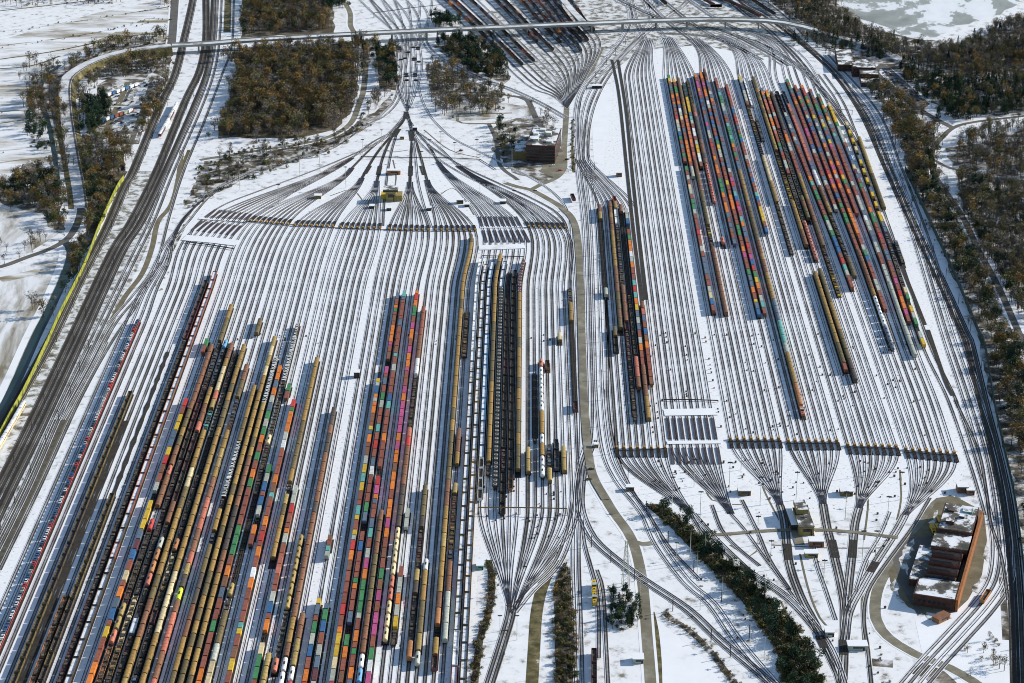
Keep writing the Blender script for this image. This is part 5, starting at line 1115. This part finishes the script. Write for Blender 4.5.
# ---------------------------------------------------------------- trees
def foliage(name, stops, scale=.5):
    return noisy(name, stops, scale, 4, 0.95, objrand=0.22)
bark = noisy('bark', [(0.3, (0.05, 0.04, 0.03)), (0.7, (0.13, 0.105, 0.08))], 1.0, 4, 0.95)
tw_brown = foliage('twigs_brown', [(0.3, (0.058, 0.048, 0.028)), (0.5, (0.115, 0.092, 0.05)), (0.75, (0.19, 0.15, 0.085))])
tw_rust = foliage('twigs_rust', [(0.3, (0.10, 0.065, 0.022)), (0.7, (0.22, 0.14, 0.045))])
tw_grey = foliage('twigs_grey', [(0.3, (0.075, 0.066, 0.056)), (0.7, (0.18, 0.163, 0.14))])
tw_green = foliage('twigs_olive', [(0.3, (0.05, 0.05, 0.018)), (0.7, (0.13, 0.12, 0.04))])
nd_dark = foliage('needles_dark', [(0.3, (0.008, 0.022, 0.014)), (0.7, (0.025, 0.055, 0.028))])
nd_mid = foliage('needles_mid', [(0.3, (0.018, 0.034, 0.012)), (0.7, (0.055, 0.085, 0.028))])
TREES = {}
def tree_proto(kind, seed, mat, H, W, n, size, conifer=False, bush=False):
    rg = random.Random(seed); t = MB(); c = MB(); k = c.m(mat)
    if not bush:
        t.cyl((0, 0, 0), .30, H * .55, bark, 5, .14)
        for j in range(5 if not conifer else 0):
            a = rg.uniform(0, 6.28); z = H * rg.uniform(.28, .5); L = W * rg.uniform(.5, .9)
            t.bar((0, 0, z), (math.cos(a) * L * .7, math.sin(a) * L * .7, z + H * rg.uniform(.2, .38)), .10, bark, 3)
    clumps = []
    for j in range(7 if not bush else 4):
        a = rg.uniform(0, 6.28); q = rg.uniform(0, .62); clumps.append((W * q * math.cos(a), W * q * math.sin(a), H * rg.uniform(.42, .86) if not bush else H * rg.uniform(.2, .6), rg.uniform(.32, .55)))
    for j in range(n):
        if conifer:
            h = rg.random() ** 1.3; rad = W * (1 - h) * (.55 + .45 * ((h * 7) % 1)) * rg.uniform(.55, 1.05); a = rg.uniform(0, 6.28); p = Vector((rad * math.cos(a), rad * math.sin(a), H * (.10 + .9 * h)))
        else:
            cl = rg.choice(clumps); d = Vector((rg.gauss(0, 1), rg.gauss(0, 1), rg.gauss(0, .8))); d.normalize(); p = Vector(cl[:3]) + d * (cl[3] * W * rg.uniform(.5, 1.1)); p.z = max(.1, p.z)
        s = size * rg.uniform(.5, 1.2); u = Vector((rg.gauss(0, 1), rg.gauss(0, 1), rg.gauss(0, 1))).normalized(); v = u.orthogonal().normalized()
        w_ = rg.uniform(.3, .9); i = len(c.v); c.v += [tuple(p + u * s), tuple(p + v * s * w_), tuple(p - u * s * .8 + v * s * .3)]; c.f.append((i, i + 1, i + 2)); c.mi.append(k)
    me = (t.mesh('trunk') if not bush else None, c.mesh('crown')); arr = []
    for b in ((t, c) if not bush else (c,)): arr.append(b)
    TREES.setdefault(kind, []).append((me, arr))
for s in range(4):
    tree_proto('bare_tree', s, [tw_brown, tw_grey, tw_green, tw_rust][s], 12 + s, 4.9, 250, .95)
    tree_proto('grey_tree', s + 10, [tw_grey, tw_grey, tw_brown, tw_green][s], 11 + s, 4.6, 190, .75)
    tree_proto('evergreen_tree', s + 20, [nd_dark, nd_dark, nd_mid, nd_dark][s], 11 + s * 1.5, 3.5, 260, 1.1, conifer=True)
    tree_proto('round_evergreen', s + 40, [nd_dark, nd_mid, nd_dark, nd_dark][s], 10 + s, 4.6, 300, 1.05)
    tree_proto('bush', s + 30, [tw_green, nd_mid, tw_brown, tw_green][s], 3.6, 3.0, 150, .75, bush=True)
    tree_proto('brown_bush', s + 50, [tw_brown, tw_rust, tw_grey, tw_brown][s], 3.0, 2.6, 120, .6, bush=True)
PT = []       # (dist, kind, variant, loc, scale, rz, label, group)
LABT = {'bare_tree': 'bare brown tree', 'grey_tree': 'thin bare grey tree', 'evergreen_tree': 'pointed dark evergreen tree', 'round_evergreen': 'round dark evergreen tree', 'bush': 'low olive bush', 'brown_bush': 'low brown bush'}
def scatter(poly, gap, mix, where, seed, smin=.55, smax=1.3, rag=2.5):
    """poly in photo pixels; gap metres; mix 'kind:weight'"""
    P_ = pxl(poly); xs = [p[0] for p in P_]; ys = [p[1] for p in P_]; rg = random.Random(seed); area = abs(sum(P_[i][0] * P_[(i + 1) % len(P_)][1] - P_[(i + 1) % len(P_)][0] * P_[i][1] for i in range(len(P_)))) / 2
    kinds, ws = zip(*mix); want = int(area / gap / gap); got = 0; tries = 0; cell = {}
    while got < want and tries < want * 12:
        tries += 1; x0_ = rg.uniform(min(xs), max(xs)); y0_ = rg.uniform(min(ys), max(ys)); ins = False; j = len(P_) - 1; x, y = x0_, y0_
        for i in range(len(P_)):
            if (P_[i][1] > y) != (P_[j][1] > y) and x < (P_[j][0] - P_[i][0]) * (y - P_[i][1]) / (P_[j][1] - P_[i][1]) + P_[i][0]: ins = not ins
            j = i
        if not ins: continue
        if rag: x += rg.gauss(0, rag); y += rg.gauss(0, rag * 2)
        if math.sin(x * .11 + seed) + math.sin(y * .045 + x * .03) < -1.7: continue
        g_ = (int(x / gap), int(y / gap))
        if cell.get(g_, 0) >= 2: continue
        cell[g_] = cell.get(g_, 0) + 1; got += 1; k = rg.choices(kinds, ws)[0]
        PT.append((math.dist((x, y, 0), (0, 0, CAM_H)), k, rg.randrange(4), (x, y, 0), rg.uniform(smin, smax), rg.uniform(0, 6.28), '%s %s' % (LABT[k], where), '%ss %s' % (LABT[k], where)))
def along(L, width, gap, mix, where, seed, **kw):
    pts = smooth_line(pxl(L), gap); rg = random.Random(seed); kinds, ws = zip(*mix)
    for i, p in enumerate(pts):
        w_ = width(i / len(pts)) if callable(width) else width; d = pts[min(len(pts) - 1, i + 1)] - pts[max(0, i - 1)]; d.normalize()
        for q in range(max(1, int(w_ / gap))):
            o_ = rg.uniform(-w_ / 2, w_ / 2); k = rg.choices(kinds, ws)[0]; x, y = p.x + d.y * o_ + rg.uniform(-1, 1) * gap / 2, p.y - d.x * o_ + rg.uniform(-1, 1) * gap / 2
            PT.append((math.dist((x, y, 0), (0, 0, CAM_H)), k, rg.randrange(4), (x, y, 0), rg.uniform(kw.get('smin', .7), kw.get('smax', 1.2)), rg.uniform(0, 6.28), '%s %s' % (LABT[k], where), '%ss %s' % (LABT[k], where)))
Bt, Gt, Et, Rt, Bu, Bb = 'bare_tree', 'grey_tree', 'evergreen_tree', 'round_evergreen', 'bush', 'brown_bush'
scatter([(224, 56), (300, 50), (352, 48), (358, 78), (350, 108), (333, 128), (290, 137), (220, 136), (232, 100), (240, 66)], 4.7, [(Bt, 7), (Gt, 3), (Bb, 1)], 'in the big brown wood at the upper left', 1, .5, 1.35, 5)
scatter([(244, -14), (325, -14), (330, 30), (240, 36)], 6, [(Bt, 5), (Gt, 3), (Rt, .6)], 'in the wood beyond the viaduct', 2)
scatter([(326, 2), (342, 0), (346, 9), (330, 12)], 5, [(Rt, 1)], 'beyond the viaduct by the yellow road', 3)
scatter([(352, 42), (376, 46), (368, 60), (362, 78), (356, 60)], 6, [(Bt, 3), (Et, 1)], 'at the edge of the brown wood', 4)
scatter([(376, 48), (394, 48), (396, 92), (380, 88)], 5, [(Bt, 2), (Rt, 2)], 'beside the hump tracks', 5)
scatter([(380, 92), (392, 96), (376, 112), (360, 120), (366, 106)], 7, [(Gt, 3), (Bu, 1)], 'below the hump tracks', 6)
scatter([(432, 18), (460, 18), (458, 28), (436, 28)], 5.5, [(Rt, 1)], 'beyond the viaduct at the top centre', 7)
scatter([(436, 40), (476, 40), (504, 62), (506, 80), (478, 76), (448, 58)], 5.4, [(Rt, 2.4), (Et, 1), (Bt, 1)], 'in the green copse at the top centre', 8)
scatter([(426, 64), (448, 68), (480, 86), (512, 96), (500, 114), (470, 118), (440, 116), (430, 95)], 6.8, [(Gt, 3), (Bt, 2), (Bb, 1)], 'in the scrub right of the hump', 9)
scatter([(498, 122), (514, 126), (516, 150), (504, 160), (494, 140)], 8, [(Rt, 1), (Gt, 2), (Bu, 2)], 'left of the dark brown building', 10)
scatter([(530, 108), (548, 112), (558, 140), (552, 150), (542, 128)], 8, [(Gt, 2), (Bb, 2)], 'right of the dark brown building', 11)
scatter([(258, 140), (330, 134), (352, 124), (374, 122), (330, 152), (256, 176), (212, 198), (186, 210), (200, 168)], 6.5, [(Bb, 3), (Bu, 2), (Gt, .7)], 'on the bank between brown wood and left yard', 12)
scatter([(750, -14), (830, -14), (850, 26), (905, 46), (960, 50), (1010, 22), (1040, 20), (1040, 64), (960, 78), (905, 62), (860, 48), (812, 36), (790, 20)], 5.6, [(Gt, 9), (Bt, 1), (Et, .5)], 'in the grey wood by the frozen lake', 13)
scatter([(790, 38), (830, 36), (880, 50), (880, 60), (840, 58), (815, 50)], 9, [(Et, 2.5), (Gt, 2)], 'behind the brick office building', 14)
scatter([(895, 66), (960, 80), (1040, 90), (1040, 110), (975, 118), (940, 120), (925, 100), (905, 82)], 6.2, [(Rt, 3), (Et, 3), (Bt, 2)], 'in the dark green wood by the upper right car park', 15)
scatter([(955, 55), (1040, 45), (1040, 90), (965, 78)], 6, [(Gt, 3), (Bt, 2)], 'at the right edge above the green wood', 16)
scatter([(868, 88), (884, 86), (912, 108), (932, 128), (938, 142), (932, 168), (926, 182), (905, 168), (892, 128), (876, 104)], 5.0, [(Bt, 4), (Rt, .8), (Gt, 4)], 'in the brown strip beside the upper right road', 17)
scatter([(908, 172), (930, 172), (950, 205), (974, 258), (990, 292), (1006, 335), (990, 340), (972, 300), (950, 255), (925, 205)], 5.2, [(Bt, 3), (Gt, 2), (Rt, 2), (Et, .8)], 'in the strip beyond the right main line', 18)
scatter([(998, 340), (1024, 345), (1036, 400), (1036, 560), (1026, 500), (1012, 430), (1000, 385), (992, 345)], 4.8, [(Bt, 4), (Rt, 2), (Bu, 1)], 'at the right frame edge', 19)
scatter([(955, 172), (985, 182), (1040, 196), (1040, 330), (1014, 310), (998, 280), (980, 246), (964, 212)], 5.0, [(Bt, 2), (Gt, 6), (Rt, 1.4)], 'right of the narrow road', 20)
scatter([(960, 136), (1040, 122), (1040, 185), (980, 170), (955, 160)], 5.8, [(Gt, 6), (Bt, 1)], 'in the thin wood at the right edge', 21)
scatter([(900, 178), (914, 176), (950, 250), (975, 310), (990, 345), (980, 345), (960, 290)], 6.5, [(Bb, 3), (Gt, 1)], 'on the snowy slope by the right main line', 22, .5, .9)
scatter([(84, 104), (106, 98), (108, 118), (100, 133), (82, 134)], 5.2, [(Rt, 3), (Et, 1)], 'in the dark clump beside the ramp', 23)
scatter([(76, 92), (120, 62), (165, 58), (170, 72), (130, 76), (100, 80), (84, 100), (78, 130)], 5, [(Gt, 3), (Bb, 3), (Bt, 2)], 'between ramp and rest area', 24)
scatter([(66, 68), (92, 52), (128, 42), (166, 36), (168, 42), (130, 48), (96, 56), (70, 74)], 5.5, [(Bt, 2), (Gt, 2), (Bu, 2)], 'outside the ramp at the upper left', 25)
scatter([(40, 70), (60, 66), (62, 100), (66, 150), (72, 168), (60, 168), (55, 130), (46, 95)], 6.5, [(Bt, 2), (Gt, 3)], 'between the ramp and the stream', 26)
scatter([(26, 96), (42, 96), (48, 120), (42, 122), (28, 118)], 5.5, [(Bt, 1)], 'in the golden clump by the stream', 27)
scatter([(26, 120), (46, 124), (50, 150), (40, 155), (26, 145)], 6.5, [(Rt, 1), (Bu, 2)], 'below the golden clump by the stream', 28)
scatter([(20, 66), (36, 60), (38, 92), (24, 90)], 9, [(Gt, 1)], 'on the field edge left of the ramp', 29)
scatter([(0, 192), (24, 176), (56, 174), (66, 200), (64, 232), (52, 222), (30, 206), (0, 206)], 4.6, [(Bt, 4), (Bu, 3), (Rt, 1.5)], 'in the scrub wood at the left edge', 30)
scatter([(84, 172), (120, 158), (124, 172), (112, 196), (98, 226), (82, 262), (68, 300), (62, 300), (80, 244), (88, 205)], 5.2, [(Bt, 4), (Rt, 1.6), (Bb, 1)], 'between canal and noise barrier', 31)
scatter([(82, 144), (130, 140), (134, 160), (112, 170), (84, 170)], 5.4, [(Bt, 5), (Gt, 1)], 'below the rest area', 32)
scatter([(150, 86), (172, 78), (160, 108), (142, 138), (140, 128)], 5, [(Bt, 2), (Bb, 2)], 'between rest area and left main line', 33)
scatter([(0, 248), (60, 238), (60, 246), (30, 256), (0, 264)], 12, [(Gt, 1)], 'along the country road at the left', 34)
scatter([(0, -10), (60, -10), (100, -6), (120, 0), (60, 4), (0, 9)], 9, [(Gt, 2), (Bb, 2)], 'at the top left corner', 35)
for q, L in enumerate([[(0, 34), (60, 24), (168, 7)], [(0, 48), (70, 37), (150, 24)], [(0, 98), (26, 93)], [(0, 113), (26, 110)], [(0, 126), (24, 120)], [(0, 153), (40, 147)], [(110, 30), (150, 20), (172, 20)], [(60, 50), (100, 42), (130, 35)]]):
    along(L, 2.5, 5 if q in (2, 3, 4, 6) else 9, [(Bb, 3), (Bu, 1)], 'in the field ditches at the upper left', 60 + q, smin=.3, smax=.8)
scatter([(80, 2), (118, -4), (122, 2), (86, 7)], 7, [(Gt, 1), (Bb, 1)], 'on the field at the top left', 36)
scatter([(30, 305), (50, 312), (46, 324), (28, 318)], 9, [(Bt, 1)], 'beside the lower canal', 37)
scatter([(162, -10), (176, -10), (172, 10), (166, 12)], 7, [(Gt, 1), (Bt, 1)], 'left of the motorway at the top', 38)
along([(654, 506), (680, 528), (700, 548), (735, 580), (765, 612), (790, 645), (803, 683), (812, 710)], lambda t: 9 + 16 * t, 2.3, [(Bu, 5), (Rt, .5), (Bb, 1)], 'in the dark green hedge belt at the bottom', 40, smin=.7, smax=1.35)
along([(565, 568), (562, 590), (566, 620), (566, 655), (568, 700)], lambda t: 6 + 7 * min(1, t * 2), 2.5, [(Bu, 2), (Bb, 3)], 'in the scrub belt left of the bottom centre', 41)
along([(489, 562), (492, 585), (488, 615), (480, 640), (474, 690)], 5, 2.0, [(Bb, 3), (Bu, 1)], 'in the curved scrub strip by the loop track', 42, smin=.5, smax=1)
along([(664, 613), (700, 640), (740, 688)], 5, 2.2, [(Bb, 1)], 'in the brown hedge by the diagonal tracks', 43, smin=.5, smax=.9)
scatter([(609, 600), (624, 594), (636, 606), (636, 626), (612, 630)], 2.7, [(Rt, 2), (Et, .5), (Bu, 1)], 'in the small green clump beside the yard road', 44, .5, .8)
scatter([(965, 650), (1000, 640), (1010, 672), (975, 690)], 6.5, [(Bb, 2), (Gt, 1)], 'at the lower right corner', 45, .5, .9)
scatter([(870, 656), (896, 656), (896, 690), (868, 690)], 7, [(Bu, 1)], 'by the curved path at the lower right', 46, .4, .8)
along([(184, 225), (172, 250), (160, 278), (158, 290)], 3, 9, [(Bb, 1)], 'beside the curved tracks on the left', 47, smin=.5, smax=.8)
along([(573, 120), (573, 160), (573, 172)], 2.5, 4, [(Bu, 1)], 'in the hedge along the spine road', 48, smin=.4, smax=.6)
rgt = random.Random(3)
PT = [e for e in PT if -30 < proj(*e[3])[0] < 1054 and -30 < proj(*e[3])[1] < 715]
for kind in list(TREES):
    L = sorted([e for e in PT if e[1] == kind], key=lambda e: e[0]); nm = {'grey_tree': 'bare_tree', 'round_evergreen': 'evergreen_tree', 'brown_bush': 'bush'}.get(kind, kind)
    half = 150
    for d, k, v_, loc, s, rz, lab, grp in L[:149]:
        me, arr = TREES[kind][v_]
        r = empty(nm, loc, rz, label=lab, cat='bush' if 'bush' in nm else 'tree', group=grp); r.scale = (s, s, s)
        if me[0]: add('trunk', me[0], None, r)
        add('crown', me[1], None, r)
    far = L[149:]
    if not far: continue
    V = []; Fv = []; MI = []; mats = []; vo = 0
    for d, k, v_, loc, s, rz, lab, grp in far:
        co, si = math.cos(rz) * s, math.sin(rz) * s
        for b in TREES[kind][v_][1]:
            v = np.array(b.v); V.append(np.stack([loc[0] + v[:, 0] * co - v[:, 1] * si, loc[1] + v[:, 0] * si + v[:, 1] * co, v[:, 2] * s], 1)); idx = []
            for m_ in b.mats:
                if m_ not in mats: mats.append(m_)
                idx.append(mats.index(m_))
            Fv += [tuple(i + vo for i in f) for f in b.f]; MI += [idx[i] for i in b.mi]; vo += len(v)
    o = add('woodland', mesh('woodland', np.concatenate(V).tolist(), Fv, mats, MI))
    tag(o, 'far off mass of %ss in the woods and strips' % LABT[kind], 'woodland', None, 'stuff')
print('ITEMS', {k: len(v) for k, v in ITEMS.items()}, 'trees', {k: sum(1 for e in PT if e[1] == k) for k in TREES}, 'objects', len(bpy.data.objects))
